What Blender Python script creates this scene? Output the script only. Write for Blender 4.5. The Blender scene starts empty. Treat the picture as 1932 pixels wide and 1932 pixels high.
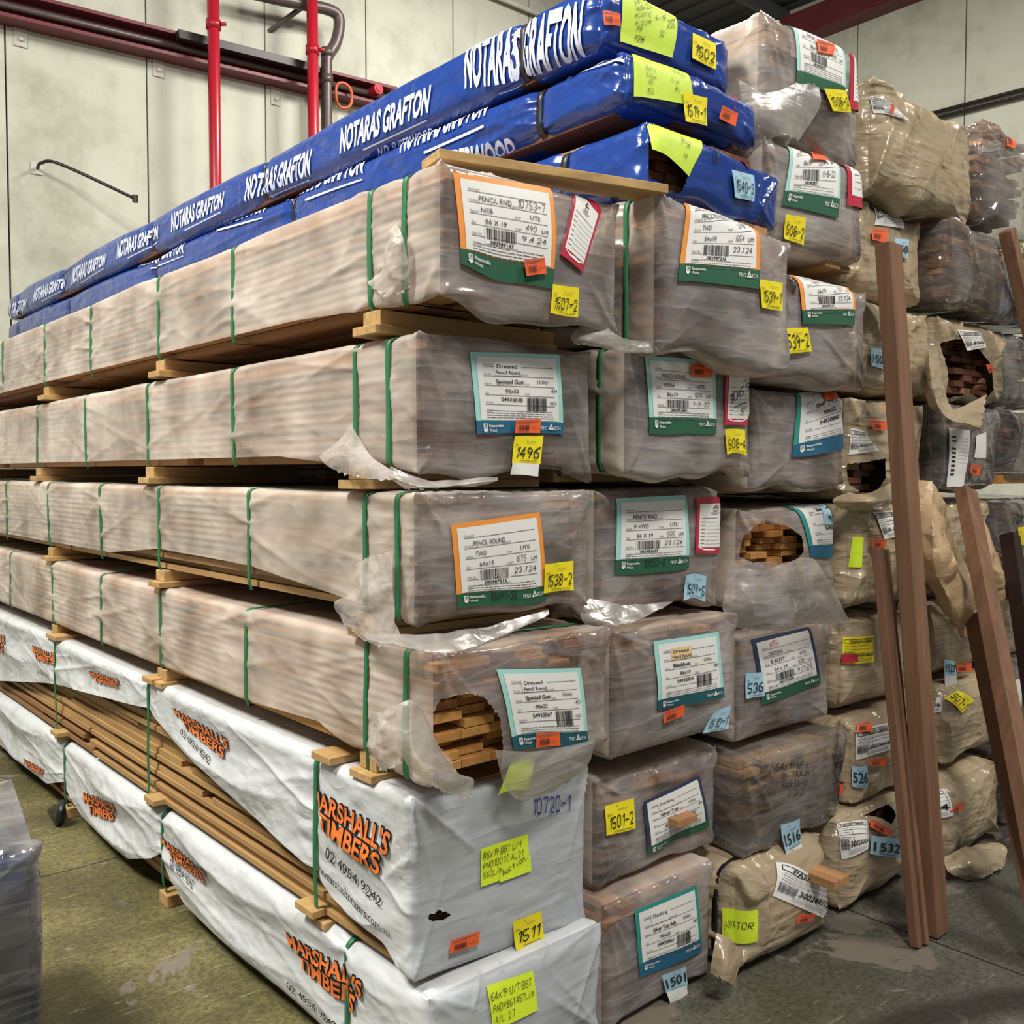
import bpy, bmesh, math, random
import numpy as np
from mathutils import Vector, Matrix

scn = bpy.context.scene
# ------------------------------------------------------------------ camera
F_PX, CPX = 1800.0, 966.0
CAM = np.array([-1.235, -1.789, 1.45])
YAW = math.atan2(2072, 1800)
PITCH = math.atan(76 / 1800.0)
fh = (math.cos(YAW), math.sin(YAW))
FWD = np.array([fh[0]*math.cos(PITCH), fh[1]*math.cos(PITCH), -math.sin(PITCH)])
RGT = np.array([fh[1], -fh[0], 0.0])
UPV = np.cross(RGT, FWD)
cd = bpy.data.cameras.new('camera'); cam = bpy.data.objects.new('camera', cd)
scn.collection.objects.link(cam)
cd.sensor_width = 36.0; cd.lens = F_PX / 1932.0 * 36.0; cd.clip_start = 0.05; cd.clip_end = 100
cam.matrix_world = Matrix(((RGT[0], UPV[0], -FWD[0], CAM[0]), (RGT[1], UPV[1], -FWD[1], CAM[1]), (RGT[2], UPV[2], -FWD[2], CAM[2]), (0, 0, 0, 1)))
scn.camera = cam
# ------------------------------------------------------------------ light
scn.view_settings.view_transform = 'Standard'
scn.view_settings.look = 'None'
scn.view_settings.gamma = 1.0
scn.view_settings.exposure = 0.0
scn.cycles.max_bounces = 7; scn.cycles.diffuse_bounces = 3; scn.cycles.glossy_bounces = 3; scn.cycles.transparent_max_bounces = 10
scn.cycles.adaptive_threshold = 0.02
w = bpy.data.worlds.new('World'); scn.world = w; w.use_nodes = True
bg = w.node_tree.nodes['Background']; bg.inputs[0].default_value = (0.93, 0.95, 1.0, 1); bg.inputs[1].default_value = 0.30

def area_lamp(name, loc, size, power, col, target=None):
    l = bpy.data.lights.new(name, 'AREA'); l.shape = 'RECTANGLE'; l.size, l.size_y = size
    l.energy = power; l.color = col
    o = bpy.data.objects.new(name, l); scn.collection.objects.link(o); o.location = loc
    if target:
        o.rotation_euler = (Vector(target) - Vector(loc)).to_track_quat('-Z', 'Y').to_euler()
    return o
area_lamp('high_bay_light', (-3.6, 1.6, 6.9), (1.6, 1.6), 820, (1.0, 0.97, 0.9), (-0.5, 1.5, 0))
area_lamp('high_bay_light', (-1.6, -4.2, 6.9), (1.2, 1.2), 400, (1.0, 0.96, 0.9), (0.6, 0.0, 0.6))
area_lamp('high_bay_light', (5.2, 3.4, 7.3), (1.6, 1.6), 560, (1.0, 0.97, 0.92), (5.2, 4.0, 0))
area_lamp('high_bay_light', (4.5, -3.5, 7.2), (1.4, 1.4), 270, (1.0, 0.94, 0.86), (3.0, -1.0, 0))

FZ = -0.08          # floor height
WALL_Y, WALL_X, ROOF_Z = 7.2, 10.66, 7.9
R = random.Random(7)

# ------------------------------------------------------------------ photo-to-plane measuring
def _ray(px, py):
    return FWD + (px-CPX)/F_PX*RGT + (CPX-py)/F_PX*UPV
def onp(px, py, ax, val):
    d = _ray(px, py); t = (val-CAM[ax])/d[ax]
    return CAM + t*d

# ------------------------------------------------------------------ noise (numpy gradient noise)
_rs = np.random.RandomState(11)
_perm = np.concatenate([_rs.permutation(256)]*2)
_g = _rs.normal(size=(256, 3)); _g /= np.linalg.norm(_g, axis=1)[:, None]
def N3(p):
    p = np.asarray(p, float); i = np.floor(p).astype(int); f = p-i; i &= 255
    u = f*f*f*(f*(f*6-15)+10); res = 0
    for dx in (0, 1):
        wx = u[..., 0] if dx else 1-u[..., 0]
        for dy in (0, 1):
            wy = u[..., 1] if dy else 1-u[..., 1]
            for dz in (0, 1):
                wz = u[..., 2] if dz else 1-u[..., 2]
                h = _perm[(_perm[(_perm[(i[..., 0]+dx) & 255]+i[..., 1]+dy) & 255]+i[..., 2]+dz) & 255]
                d = f-np.array([dx, dy, dz])
                res = res+wx*wy*wz*(_g[h]*d).sum(-1)
    return res*1.5
def ridge(p):            # sharp creases, 0..1
    return np.clip(1-np.abs(N3(p))*2.2, 0, 1)**2
def crz(p):              # straight crease network: distance between the two nearest of scattered points
    p = np.asarray(p, float); i0 = np.floor(p).astype(int); f1 = np.full(p.shape[:-1], 9.0); f2 = f1.copy()
    for dx in (-1, 0, 1):
        for dy in (-1, 0, 1):
            for dz in (-1, 0, 1):
                c = i0+np.array([dx, dy, dz]); k = c & 255
                h = _perm[(_perm[(_perm[k[..., 0]]+k[..., 1]) & 255]+k[..., 2]) & 255]
                q = c+0.5+0.5*_g[h]; d = np.sqrt(((q-p)**2).sum(-1))
                f2 = np.where(d < f1, f1, np.minimum(f2, d)); f1 = np.minimum(f1, d)
    return np.minimum(f2-f1, 0.7)
def sst(x, a, b):
    t = np.clip((x-a)/(b-a), 0, 1); return t*t*(3-2*t)

# ------------------------------------------------------------------ materials
MATS = {}
def srgb(r, g, b):
    f = lambda c: (c/255/12.92 if c/255 <= 0.04045 else ((c/255+0.055)/1.055)**2.4)
    return (f(r), f(g), f(b), 1)
def new_mat(name):
    m = bpy.data.materials.new(name); m.use_nodes = True; nt = m.node_tree; nt.nodes.clear()
    out = nt.nodes.new('ShaderNodeOutputMaterial'); MATS[name] = m
    return m, nt, out
class NB:
    def __init__(s, nt): s.nt = nt
    def n(s, t, **k):
        nd = s.nt.nodes.new('ShaderNode'+t)
        for a, v in k.items():
            if a.startswith('i_'):
                key = a[2:]; key = int(key) if key.isdigit() else key.replace('_', ' ')
                if hasattr(v, 'is_linked') or isinstance(v, bpy.types.NodeSocket): s.nt.links.new(v, nd.inputs[key])
                else: nd.inputs[key].default_value = v
            else: setattr(nd, a, v)
        return nd
    def m(s, op, a, b=0.5, c=None):
        nd = s.nt.nodes.new('ShaderNodeMath'); nd.operation = op
        for i, v in enumerate((a, b) if c is None else (a, b, c)):
            if isinstance(v, bpy.types.NodeSocket): s.nt.links.new(v, nd.inputs[i])
            else: nd.inputs[i].default_value = v
        return nd.outputs[0]
    def mixc(s, f, a, b, mode='MIX'):
        nd = s.nt.nodes.new('ShaderNodeMix'); nd.data_type = 'RGBA'; nd.blend_type = mode
        for i, v in ((0, f), (6, a), (7, b)):
            if isinstance(v, bpy.types.NodeSocket): s.nt.links.new(v, nd.inputs[i])
            else: nd.inputs[i].default_value = v
        return nd.outputs[2]
    def ramp(s, f, pts):
        nd = s.nt.nodes.new('ShaderNodeValToRGB'); s.nt.links.new(f, nd.inputs[0]); el = nd.color_ramp.elements
        el[0].position, el[0].color = pts[0]; el[1].position, el[1].color = pts[-1]
        for p, c in pts[1:-1]: e = el.new(p); e.color = c
        return nd.outputs[0]
    def mixs(s, f, a, b):
        nd = s.nt.nodes.new('ShaderNodeMixShader')
        for i, v in enumerate((f, a, b)):
            if isinstance(v, bpy.types.NodeSocket): s.nt.links.new(v, nd.inputs[i])
            else: nd.inputs[i].default_value = v
        return nd.outputs[0]
def simple(name, col, rough=0.6, metal=0.0, spec=0.5, bump=0, bscale=60, var=0.0, vscale=8):
    m, nt, out = new_mat(name); b = NB(nt)
    p = b.n('BsdfPrincipled'); p.inputs['Roughness'].default_value = rough; p.inputs['Metallic'].default_value = metal
    p.inputs['Specular IOR Level'].default_value = spec; p.inputs['Base Color'].default_value = col
    tc = b.n('TexCoord').outputs['Object']
    if var:
        nz = b.n('TexNoise', i_Vector=tc, i_Scale=vscale, i_Detail=5.0)
        c = b.mixc(b.m('MULTIPLY', nz.outputs[0], var), col, tuple(x*0.35 for x in col[:3])+(1,))
        nt.links.new(c, p.inputs['Base Color'])
    if bump:
        nz = b.n('TexNoise', i_Vector=tc, i_Scale=float(bscale), i_Detail=4.0)
        bp = b.n('Bump', i_Height=nz.outputs[0], i_Strength=float(bump), i_Distance=0.004)
        nt.links.new(bp.outputs[0], p.inputs['Normal'])
    nt.links.new(p.outputs[0], out.inputs[0]); return m

def crinkle(b, scale=1.0, dist=0.006, strength=0.9, stretch=(1, 1, 1), crump=0.5):
    """straight creases: stretched folds in two directions plus a network of sharp straight crease lines in patches"""
    tc = b.n('TexCoord').outputs['Object']; oi = b.n('ObjectInfo')
    cb = b.n('CombineXYZ'); r = b.m('MULTIPLY', oi.outputs['Random'], 37.0)
    for i in range(3): b.nt.links.new(r, cb.inputs[i])
    v0 = b.n('VectorMath', operation='ADD', i_0=tc, i_1=cb.outputs[0]).outputs[0]
    big = b.n('TexNoise', i_Vector=v0, i_Scale=4.0, i_Detail=2.0).outputs[0]
    def folds(rot, sc):
        m1 = b.n('Mapping', i_Vector=v0); m1.inputs['Rotation'].default_value = rot; m1.inputs['Scale'].default_value = tuple(x*scale for x in sc)
        nz = b.n('TexNoise', i_Vector=m1.outputs[0], i_Scale=1.0, i_Detail=2.5, i_Roughness=0.55)
        return b.m('ABSOLUTE', b.m('SUBTRACT', nz.outputs[0], 0.5))
    a1 = folds((0.15, 0.75, 0.5), (1.6, 5, 11)); a2 = folds((-0.5, -1.05, 0.2), (2, 6, 16))
    e1m = b.n('Mapping', i_Vector=v0); e1m.inputs['Scale'].default_value = (5*scale, 5*scale, 8*scale); e1m.inputs['Rotation'].default_value = (0.3, 0.5, 0)
    e1 = b.m('MINIMUM', b.n('TexVoronoi', feature='DISTANCE_TO_EDGE', i_Vector=e1m.outputs[0], i_Scale=1.0).outputs[0], 0.22)
    e2 = b.m('MINIMUM', b.n('TexVoronoi', feature='DISTANCE_TO_EDGE', i_Vector=v0, i_Scale=17.0*scale).outputs[0], 0.3)
    patch = b.n('TexNoise', i_Vector=v0, i_Scale=6.0, i_Detail=1.0).outputs[0]
    pm = b.ramp(patch, [(0.48, (0, 0, 0, 1)), (0.66, (1, 1, 1, 1))]); pm2 = b.ramp(patch, [(0.34, (1, 1, 1, 1)), (0.58, (0.15, .15, .15, 1))])
    h = b.m('MULTIPLY', a1, b.m('MULTIPLY', pm2, -2.6)); h = b.m('ADD', h, b.m('MULTIPLY', a2, b.m('MULTIPLY', pm, -1.6)))
    h = b.m('ADD', h, b.m('MULTIPLY', e1, -1.3*crump)); h = b.m('ADD', h, b.m('MULTIPLY', b.m('MULTIPLY', e2, pm), 1.0*crump))
    bp = b.n('Bump', i_Height=h, i_Strength=strength, i_Distance=dist)
    return bp.outputs[0], big, b.m('MINIMUM', a1, a2), big

def film(name, tint, opac, rough=0.3, gloss=0.5, trl=0.3, scale=1.0, dist=0.006, ovar=0.25, crump=0.5, cop=0.10, fac=0.22):
    m, nt, out = new_mat(name); b = NB(nt)
    nrm, n1, r1, big = crinkle(b, scale, dist, crump=crump)
    d = b.n('BsdfDiffuse', i_Color=tint, i_Normal=nrm); t = b.n('BsdfTranslucent', i_Color=tint, i_Normal=nrm)
    dt = b.mixs(trl, d.outputs[0], t.outputs[0])
    tr = b.n('BsdfTransparent'); tr.inputs[0].default_value = tuple(0.55+0.45*x for x in tint[:3])+(1,)
    lw = b.n('LayerWeight'); lw.inputs[0].default_value = 0.45
    crease = b.m('SUBTRACT', 1.0, b.m('MINIMUM', b.m('MULTIPLY', r1, 30.0), 1.0))
    o = b.m('ADD', b.m('MULTIPLY', b.m('SUBTRACT', big, 0.5), ovar*2.4), opac)
    o = b.m('ADD', o, b.m('MULTIPLY', crease, cop))
    o = b.m('ADD', o, b.m('MULTIPLY', lw.outputs['Facing'], fac))
    o = b.m('MINIMUM', b.m('MAXIMUM', o, 0.04), 0.97)
    base = b.mixs(o, tr.outputs[0], dt)
    g = b.n('BsdfGlossy', i_Roughness=rough, i_Normal=nrm)
    fr = b.n('Fresnel', i_IOR=1.45, i_Normal=nrm)
    s = b.mixs(b.m('MULTIPLY', fr.outputs[0], gloss), base, g.outputs[0])
    nt.links.new(s, out.inputs[0]); return m

def sheetmat(name, col, col2, rough=0.35, spec=0.5, scale=1.0, dist=0.006, trl=0.0, back=None, dirt_sheen=None, stretch=(1, 1, 1)):
    m, nt, out = new_mat(name); b = NB(nt)
    nrm, n1, r1, big = crinkle(b, scale, dist, stretch=stretch)
    c = b.mixc(b.m('MINIMUM', b.m('MULTIPLY', n1, 0.9), 1.0), col, col2)
    if dirt_sheen:
        tc = b.n('TexCoord').outputs['Object']
        dn = b.n('TexNoise', i_Vector=tc, i_Scale=3.2, i_Detail=9.0, i_Roughness=0.72)
        c = b.mixc(b.ramp(dn.outputs[0], [(0.55, (0, 0, 0, 1)), (0.78, (.75, .75, .75, 1))]), c, dirt_sheen)
    if back:
        geo = b.n('NewGeometry'); c = b.mixc(geo.outputs['Backfacing'], c, back)
    p = b.n('BsdfPrincipled', i_Normal=nrm); nt.links.new(c, p.inputs['Base Color'])
    p.inputs['Roughness'].default_value = rough; p.inputs['Specular IOR Level'].default_value = spec
    nt.links.new(p.outputs[0], out.inputs[0]); return m

def wood(name, ca, cb_, rough=0.6, scale=1.0, cc=None, axis='Y'):
    m, nt, out = new_mat(name); b = NB(nt)
    geo = b.n('NewGeometry'); oi = b.n('ObjectInfo')
    rnd = b.m('FRACT', b.m('ADD', geo.outputs['Random Per Island'], oi.outputs['Random']))
    tc = b.n('TexCoord').outputs['Object']
    cbn = b.n('CombineXYZ'); r7 = b.m('MULTIPLY', rnd, 53.0)
    for i in range(3): nt.links.new(r7, cbn.inputs[i])
    ad = b.n('VectorMath', operation='ADD', i_0=tc, i_1=cbn.outputs[0])
    mp = b.n('Mapping', i_Vector=ad.outputs[0])
    mp.inputs['Scale'].default_value = {'Y': (40, 1.2, 40), 'X': (1.2, 40, 40), 'Z': (30, 30, 1.0)}[axis]
    nz = b.n('TexNoise', i_Vector=mp.outputs[0], i_Scale=1.0*scale, i_Detail=5.0, i_Roughness=0.6, i_Distortion=0.6)
    n2 = b.n('TexNoise', i_Vector=ad.outputs[0], i_Scale=5.0, i_Detail=2.0)
    c = b.mixc(rnd, ca, cb_)
    if cc: c = b.mixc(b.ramp(rnd, [(0.78, (0, 0, 0, 1)), (0.86, (1, 1, 1, 1))]), c, cc)
    c = b.mixc(b.ramp(nz.outputs[0], [(0.35, (.75, .75, .75, 1)), (0.62, (0, 0, 0, 1))]), c, tuple(x*0.5 for x in ca[:3])+(1,))
    c = b.mixc(b.m('MULTIPLY', n2.outputs[0], 0.35), c, tuple(x*0.55 for x in cb_[:3])+(1,))
    p = b.n('BsdfPrincipled'); nt.links.new(c, p.inputs['Base Color']); p.inputs['Roughness'].default_value = rough
    p.inputs['Specular IOR Level'].default_value = 0.3
    bp = b.n('Bump', i_Height=nz.outputs[0], i_Strength=0.25, i_Distance=0.002); nt.links.new(bp.outputs[0], p.inputs['Normal'])
    nt.links.new(p.outputs[0], out.inputs[0]); return m

film('film_milky', srgb(238, 230, 226), 0.21, rough=0.2, gloss=1.25, trl=0.25, scale=1.0, dist=0.010, ovar=0.4)
film('film_milky_side', srgb(250, 238, 224), 0.42, rough=0.27, gloss=0.7, trl=0.25, scale=0.6, dist=0.009, ovar=0.45, crump=0.2, cop=0.02, fac=0.10)
film('film_clear', srgb(225, 220, 214), 0.12, rough=0.12, gloss=1.3, trl=0.3, scale=1.1, dist=0.010, ovar=0.3)
film('film_loose', srgb(222, 214, 206), 0.36, rough=0.36, gloss=0.45, trl=0.4, scale=1.2, dist=0.010, ovar=0.3, crump=0.8)
sheetmat('wrap_brown', srgb(160, 143, 116), srgb(178, 161, 132), rough=0.28, spec=0.6, scale=1.1, dist=0.02, dirt_sheen=srgb(88, 76, 58))
sheetmat('wrap_brown_paper', srgb(178, 150, 114), srgb(194, 166, 128), rough=0.38, spec=0.5, scale=0.8, dist=0.014)
sheetmat('wrap_blue', srgb(24, 52, 122), srgb(34, 70, 150), rough=0.22, spec=0.6, scale=0.8, dist=0.013, dirt_sheen=srgb(92, 108, 140))  # pale grey blotches: grime plus the film's sheen, painted into the blue
sheetmat('wrap_white', srgb(204, 206, 206), srgb(190, 193, 195), rough=0.4, spec=0.45, scale=0.8, dist=0.012, dirt_sheen=srgb(130, 128, 118))
sheetmat('wrap_grey', srgb(178, 183, 188), srgb(166, 171, 176), rough=0.42, spec=0.4, scale=0.8, dist=0.012)
wood('wood_board', srgb(200, 150, 102), srgb(160, 116, 82), cc=srgb(128, 84, 62))
wood('wood_honey', srgb(206, 152, 84), srgb(172, 118, 64), cc=srgb(150, 92, 56))
wood('wood_red', srgb(118, 74, 54), srgb(84, 50, 38), cc=srgb(176, 132, 96))
wood('wood_slat', srgb(196, 158, 104), srgb(164, 124, 80), cc=srgb(146, 104, 70))
wood('wood_pine', srgb(204, 168, 112), srgb(186, 148, 96), axis='X')
wood('wood_lean', srgb(150, 112, 86), srgb(126, 92, 72), axis='Z', scale=0.8, rough=0.5)
wood('wood_dark', srgb(52, 32, 28), srgb(40, 26, 22), axis='Z', rough=0.45)
simple('dark_pocket', srgb(26, 20, 17), 0.9)
simple('strap_green', srgb(34, 112, 72), 0.45, bump=0.2, bscale=200)
simple('strap_black', srgb(28, 28, 30), 0.4)
simple('paper', srgb(226, 226, 222), 0.55, bump=0.25, bscale=22)
simple('paper_tan', srgb(224, 196, 150), 0.6)
simple('frame_orange', srgb(232, 148, 62), 0.5)
simple('frame_teal', srgb(158, 214, 208), 0.5)
simple('frame_deep_teal', srgb(44, 142, 134), 0.5)
simple('frame_navy', srgb(46, 58, 88), 0.5)
simple('band_green', srgb(38, 92, 66), 0.5)
simple('band_blue', srgb(32, 98, 130), 0.5)
simple('band_teal', srgb(28, 84, 96), 0.5)
simple('ink', srgb(34, 34, 38), 0.7)
simple('ink_grey', srgb(92, 92, 98), 0.7)
simple('ink_blue', srgb(44, 52, 150), 0.6)
simple('ink_red', srgb(196, 70, 50), 0.6)
simple('marker', srgb(18, 28, 30), 0.45)
simple('print_white', srgb(206, 214, 236), 0.35, bump=0.2, bscale=30)
simple('sticker_yellow', srgb(240, 224, 32), 0.5)
simple('sticker_fluoro', srgb(212, 236, 52), 0.5, bump=0.5, bscale=26)
simple('sheet_lime', srgb(196, 224, 70), 0.5, bump=0.4, bscale=24)
simple('sticker_blue', srgb(166, 204, 224), 0.5)
simple('sticker_orange', srgb(236, 98, 48), 0.5)
simple('tag_crimson', srgb(186, 40, 66), 0.35)
simple('print_orange', srgb(226, 118, 56), 0.4, bump=0.3, bscale=20)
simple('paint_red_spray', srgb(200, 48, 66), 0.5)
simple('beam_maroon', srgb(112, 40, 48), 0.5, var=0.7, vscale=3)
simple('post_red', srgb(160, 22, 38), 0.32, bump=0.1, bscale=30)
simple('pipe_brown', srgb(84, 70, 66), 0.4, var=0.5, vscale=6)
simple('steel_dark', srgb(44, 40, 40), 0.45, metal=0.4)
simple('steel_plate', srgb(196, 192, 178), 0.5, var=0.5)
simple('joint_dark', srgb(34, 34, 30), 0.95)
simple('roof_sheet', srgb(86, 88, 90), 0.7, var=0.4, vscale=2)
simple('hose_orange', srgb(176, 84, 40), 0.6)
simple('plastic_black', srgb(24, 24, 26), 0.35, bump=0.8, bscale=18)
simple('bin_blue', srgb(46, 74, 118), 0.5)
simple('hivis', srgb(224, 236, 50), 0.6)
simple('timber_orange', srgb(204, 138, 62), 0.5)

def wall_material():
    m, nt, out = new_mat('wall_paint'); b = NB(nt); tc = b.n('TexCoord').outputs['Object']
    n1 = b.n('TexNoise', i_Vector=tc, i_Scale=1.3, i_Detail=8.0, i_Roughness=0.65)
    c = b.ramp(n1.outputs[0], [(0.3, srgb(156, 155, 138)), (0.5, srgb(184, 184, 168)), (0.75, srgb(194, 194, 178))])
    mp = b.n('Mapping', i_Vector=tc); mp.inputs['Scale'].default_value = (9, 9, 0.5)
    n2 = b.n('TexNoise', i_Vector=mp.outputs[0], i_Scale=1.0, i_Detail=7.0, i_Roughness=0.7)
    c = b.mixc(b.ramp(n2.outputs[0], [(0.60, (0, 0, 0, 1)), (0.80, (.45, .45, .45, 1))]), c, srgb(120, 114, 96))
    n3 = b.n('TexNoise', i_Vector=tc, i_Scale=4.5, i_Detail=12.0, i_Roughness=0.8, i_Distortion=1.5)
    c = b.mixc(b.ramp(n3.outputs[0], [(0.66, (0, 0, 0, 1)), (0.72, (.8, .8, .8, 1))]), c, srgb(96, 92, 82))
    v = b.n('TexVoronoi', i_Vector=tc, i_Scale=1.1, i_Randomness=1.0)
    c = b.mixc(b.ramp(v.outputs[0], [(0.022, (1, 1, 1, 1)), (0.03, (0, 0, 0, 1))]), c, srgb(40, 38, 34))
    p = b.n('BsdfPrincipled'); nt.links.new(c, p.inputs['Base Color']); p.inputs['Roughness'].default_value = 0.75
    bp = b.n('Bump', i_Height=n3.outputs[0], i_Strength=0.2, i_Distance=0.01); nt.links.new(bp.outputs[0], p.inputs['Normal'])
    nt.links.new(p.outputs[0], out.inputs[0])
wall_material()

def floor_material():
    m, nt, out = new_mat('floor_concrete'); b = NB(nt); tc = b.n('TexCoord').outputs['Object']
    sx = b.n('SeparateXYZ', i_0=tc); X, Y = sx.outputs[0], sx.outputs[1]
    n1 = b.n('TexNoise', i_Vector=tc, i_Scale=1.6, i_Detail=9.0, i_Roughness=0.65)
    olive = b.ramp(n1.outputs[0], [(0.30, srgb(66, 60, 38)), (0.47, srgb(98, 92, 56)), (0.56, srgb(120, 113, 72)), (0.7, srgb(140, 133, 92))])
    grey = b.ramp(n1.outputs[0], [(0.30, srgb(58, 58, 52)), (0.5, srgb(84, 84, 76)), (0.7, srgb(108, 106, 96))])
    side = b.m('ADD', b.m('MULTIPLY', X, 0.6), b.m('MULTIPLY', b.m('SUBTRACT', n1.outputs[0], 0.5), 2.0))
    c = b.mixc(b.ramp(side, [(0.05, (0, 0, 0, 1)), (0.9, (1, 1, 1, 1))]), olive, grey)
    fine = b.n('TexNoise', i_Vector=tc, i_Scale=60.0, i_Detail=6.0, i_Roughness=0.8)
    c = b.mixc(b.ramp(fine.outputs[0], [(0.42, (.6, .6, .6, 1)), (0.55, (0, 0, 0, 1))]), c, srgb(48, 46, 34))
    # bare patches
    n4 = b.n('TexNoise', i_Vector=tc, i_Scale=1.9, i_Detail=7.0, i_Roughness=0.6, i_Distortion=0.6)
    c = b.mixc(b.ramp(n4.outputs[0], [(0.585, (0, 0, 0, 1)), (0.60, (1, 1, 1, 1))]), c, srgb(116, 108, 96))
    # scratches
    for rot, sc, th in ((0.35, (2.2, 18, 1), 0.62), (1.9, (2.6, 22, 1), 0.62), (1.2, (3.4, 30, 1), 0.625), (2.6, (5.0, 34, 1), 0.625)):
        mp = b.n('Mapping', i_Vector=tc); mp.inputs['Rotation'].default_value = (0, 0, rot); mp.inputs['Scale'].default_value = sc
        nz = b.n('TexNoise', i_Vector=mp.outputs[0], i_Scale=2.2, i_Detail=7.0, i_Roughness=0.75)
        c = b.mixc(b.ramp(nz.outputs[0], [(th, (0, 0, 0, 1)), (th+0.05, (.7, .7, .7, 1))]), c, b.mixc(b.ramp(side, [(0.05, (0, 0, 0, 1)), (0.9, (1, 1, 1, 1))]), srgb(156, 150, 106), srgb(124, 122, 108)))
        c = b.mixc(b.ramp(nz.outputs[0], [(0.28, (.7, .7, .7, 1)), (0.33, (0, 0, 0, 1))]), c, srgb(40, 38, 28))
    # tyre mark arc
    dx = b.m('SUBTRACT', X, 0.95); dy = b.m('SUBTRACT', Y, -1.75)
    rr = b.m('SQRT', b.m('ADD', b.m('MULTIPLY', dx, dx), b.m('MULTIPLY', dy, dy)))
    rr = b.m('ADD', rr, b.m('MULTIPLY', n4.outputs[0], 0.08))
    arc = b.m('ABSOLUTE', b.m('SUBTRACT', rr, 1.28))
    c = b.mixc(b.ramp(arc, [(0.03, (.75, .75, .75, 1)), (0.09, (0, 0, 0, 1))]), c, srgb(26, 24, 20))
    # slab joints
    jo = None
    for co, v in ((X, 1.80), (Y, 2.05), (Y, -2.2), (X, -3.6)):
        t = b.m('LESS_THAN', b.m('ABSOLUTE', b.m('SUBTRACT', co, v)), 0.004)
        jo = t if jo is None else b.m('MAXIMUM', jo, t)
    c = b.mixc(jo, c, srgb(24, 22, 16))
    p = b.n('BsdfPrincipled'); nt.links.new(c, p.inputs['Base Color'])
    nt.links.new(b.ramp(n4.outputs[0], [(0.3, (.42, .42, .42, 1)), (0.7, (.62, .62, .62, 1))]), p.inputs['Roughness'])
    bp = b.n('Bump', i_Height=fine.outputs[0], i_Strength=0.25, i_Distance=0.003); nt.links.new(bp.outputs[0], p.inputs['Normal'])
    nt.links.new(p.outputs[0], out.inputs[0])
floor_material()

# ------------------------------------------------------------------ object helpers
col = scn.collection
def mesh_obj(name, verts, faces, mats, parent=None, org=(0, 0, 0), smooth=False, midx=None):
    me = bpy.data.meshes.new(name)
    V = np.asarray(verts, float)-np.asarray(org, float)
    me.from_pydata(V.tolist(), [], [tuple(int(i) for i in f) for f in faces])
    for m in (mats if isinstance(mats, (list, tuple)) else [mats]): me.materials.append(MATS[m])
    if midx is not None: me.polygons.foreach_set('material_index', np.asarray(midx, dtype=np.int32))
    if smooth: me.polygons.foreach_set('use_smooth', [True]*len(me.polygons))
    me.update()
    o = bpy.data.objects.new(name, me); col.objects.link(o)
    if parent: o.parent = parent
    else: o.location = org
    return o
def tag(o, label=None, cat=None, group=None, kind=None):
    for k, v in (('label', label), ('category', cat), ('group', group), ('kind', kind)):
        if v: o[k] = v
    return o
def empty(name, loc):
    o = bpy.data.objects.new(name, None); o.empty_display_size = 0.1; col.objects.link(o); o.location = loc; return o
class MB:
    def __init__(s): s.v = []; s.f = []; s.mi = []
    def add(s, V, Fc, mi=0):
        n = len(s.v); s.v += [tuple(p) for p in V]; s.f += [tuple(i+n for i in f) for f in Fc]; s.mi += [mi]*len(Fc)
    def box(s, lo, hi, mi=0, bev=0.0):
        x0, y0, z0 = lo; x1, y1, z1 = hi
        V = [(x0, y0, z0), (x1, y0, z0), (x1, y1, z0), (x0, y1, z0), (x0, y0, z1), (x1, y0, z1), (x1, y1, z1), (x0, y1, z1)]
        s.add(V, [(0, 3, 2, 1), (4, 5, 6, 7), (0, 1, 5, 4), (1, 2, 6, 5), (2, 3, 7, 6), (3, 0, 4, 7)], mi)
    def bar(s, a, b_, wx, wy, up=(0, 0, 1), mi=0):
        a, b_ = Vector(a), Vector(b_); d = (b_-a).normalized(); s1 = d.cross(Vector(up)).normalized(); s2 = d.cross(s1)
        V = []
        for p in (a, b_):
            for u, v in ((-1, -1), (1, -1), (1, 1), (-1, 1)): V.append(p+s1*u*wx/2+s2*v*wy/2)
        s.add(V, [(3, 2, 1, 0), (4, 5, 6, 7), (0, 1, 5, 4), (1, 2, 6, 5), (2, 3, 7, 6), (3, 0, 4, 7)], mi)
    def tube(s, pts, r, seg=16, mi=0, cap=True):
        P = [Vector(p) for p in pts]; n0 = len(s.v); rings = []
        prev = None
        for i, p in enumerate(P):
            d = (P[min(i+1, len(P)-1)]-P[max(i-1, 0)]).normalized()
            if prev is None:
                a = d.cross(Vector((0, 0, 1)));
                if a.length < 0.1: a = d.cross(Vector((1, 0, 0)))
                a.normalize()
            else: a = (prev-d*prev.dot(d)).normalized()
            prev = a; c = d.cross(a)
            rr = r[i] if isinstance(r, (list, tuple)) else r
            rings.append([p+(a*math.cos(2*math.pi*k/seg)+c*math.sin(2*math.pi*k/seg))*rr for k in range(seg)])
        V = [q for rg in rings for q in rg]; Fc = []
        for i in range(len(P)-1):
            for k in range(seg):
                k2 = (k+1) % seg; Fc.append((i*seg+k, i*seg+k2, (i+1)*seg+k2, (i+1)*seg+k))
        if cap: Fc.append(tuple(range(seg))[::-1]); Fc.append(tuple((len(P)-1)*seg+k for k in range(seg)))
        s.add(V, Fc, mi)
    def build(s, name, mats, parent=None, org=(0, 0, 0), smooth=False, bevel=0.0):
        o = mesh_obj(name, s.v, s.f, mats, parent, org, smooth, s.mi)
        if bevel:
            md = o.modifiers.new('Bevel', 'BEVEL'); md.width = bevel; md.segments = 2; md.limit_method = 'ANGLE'
        return o
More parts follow.
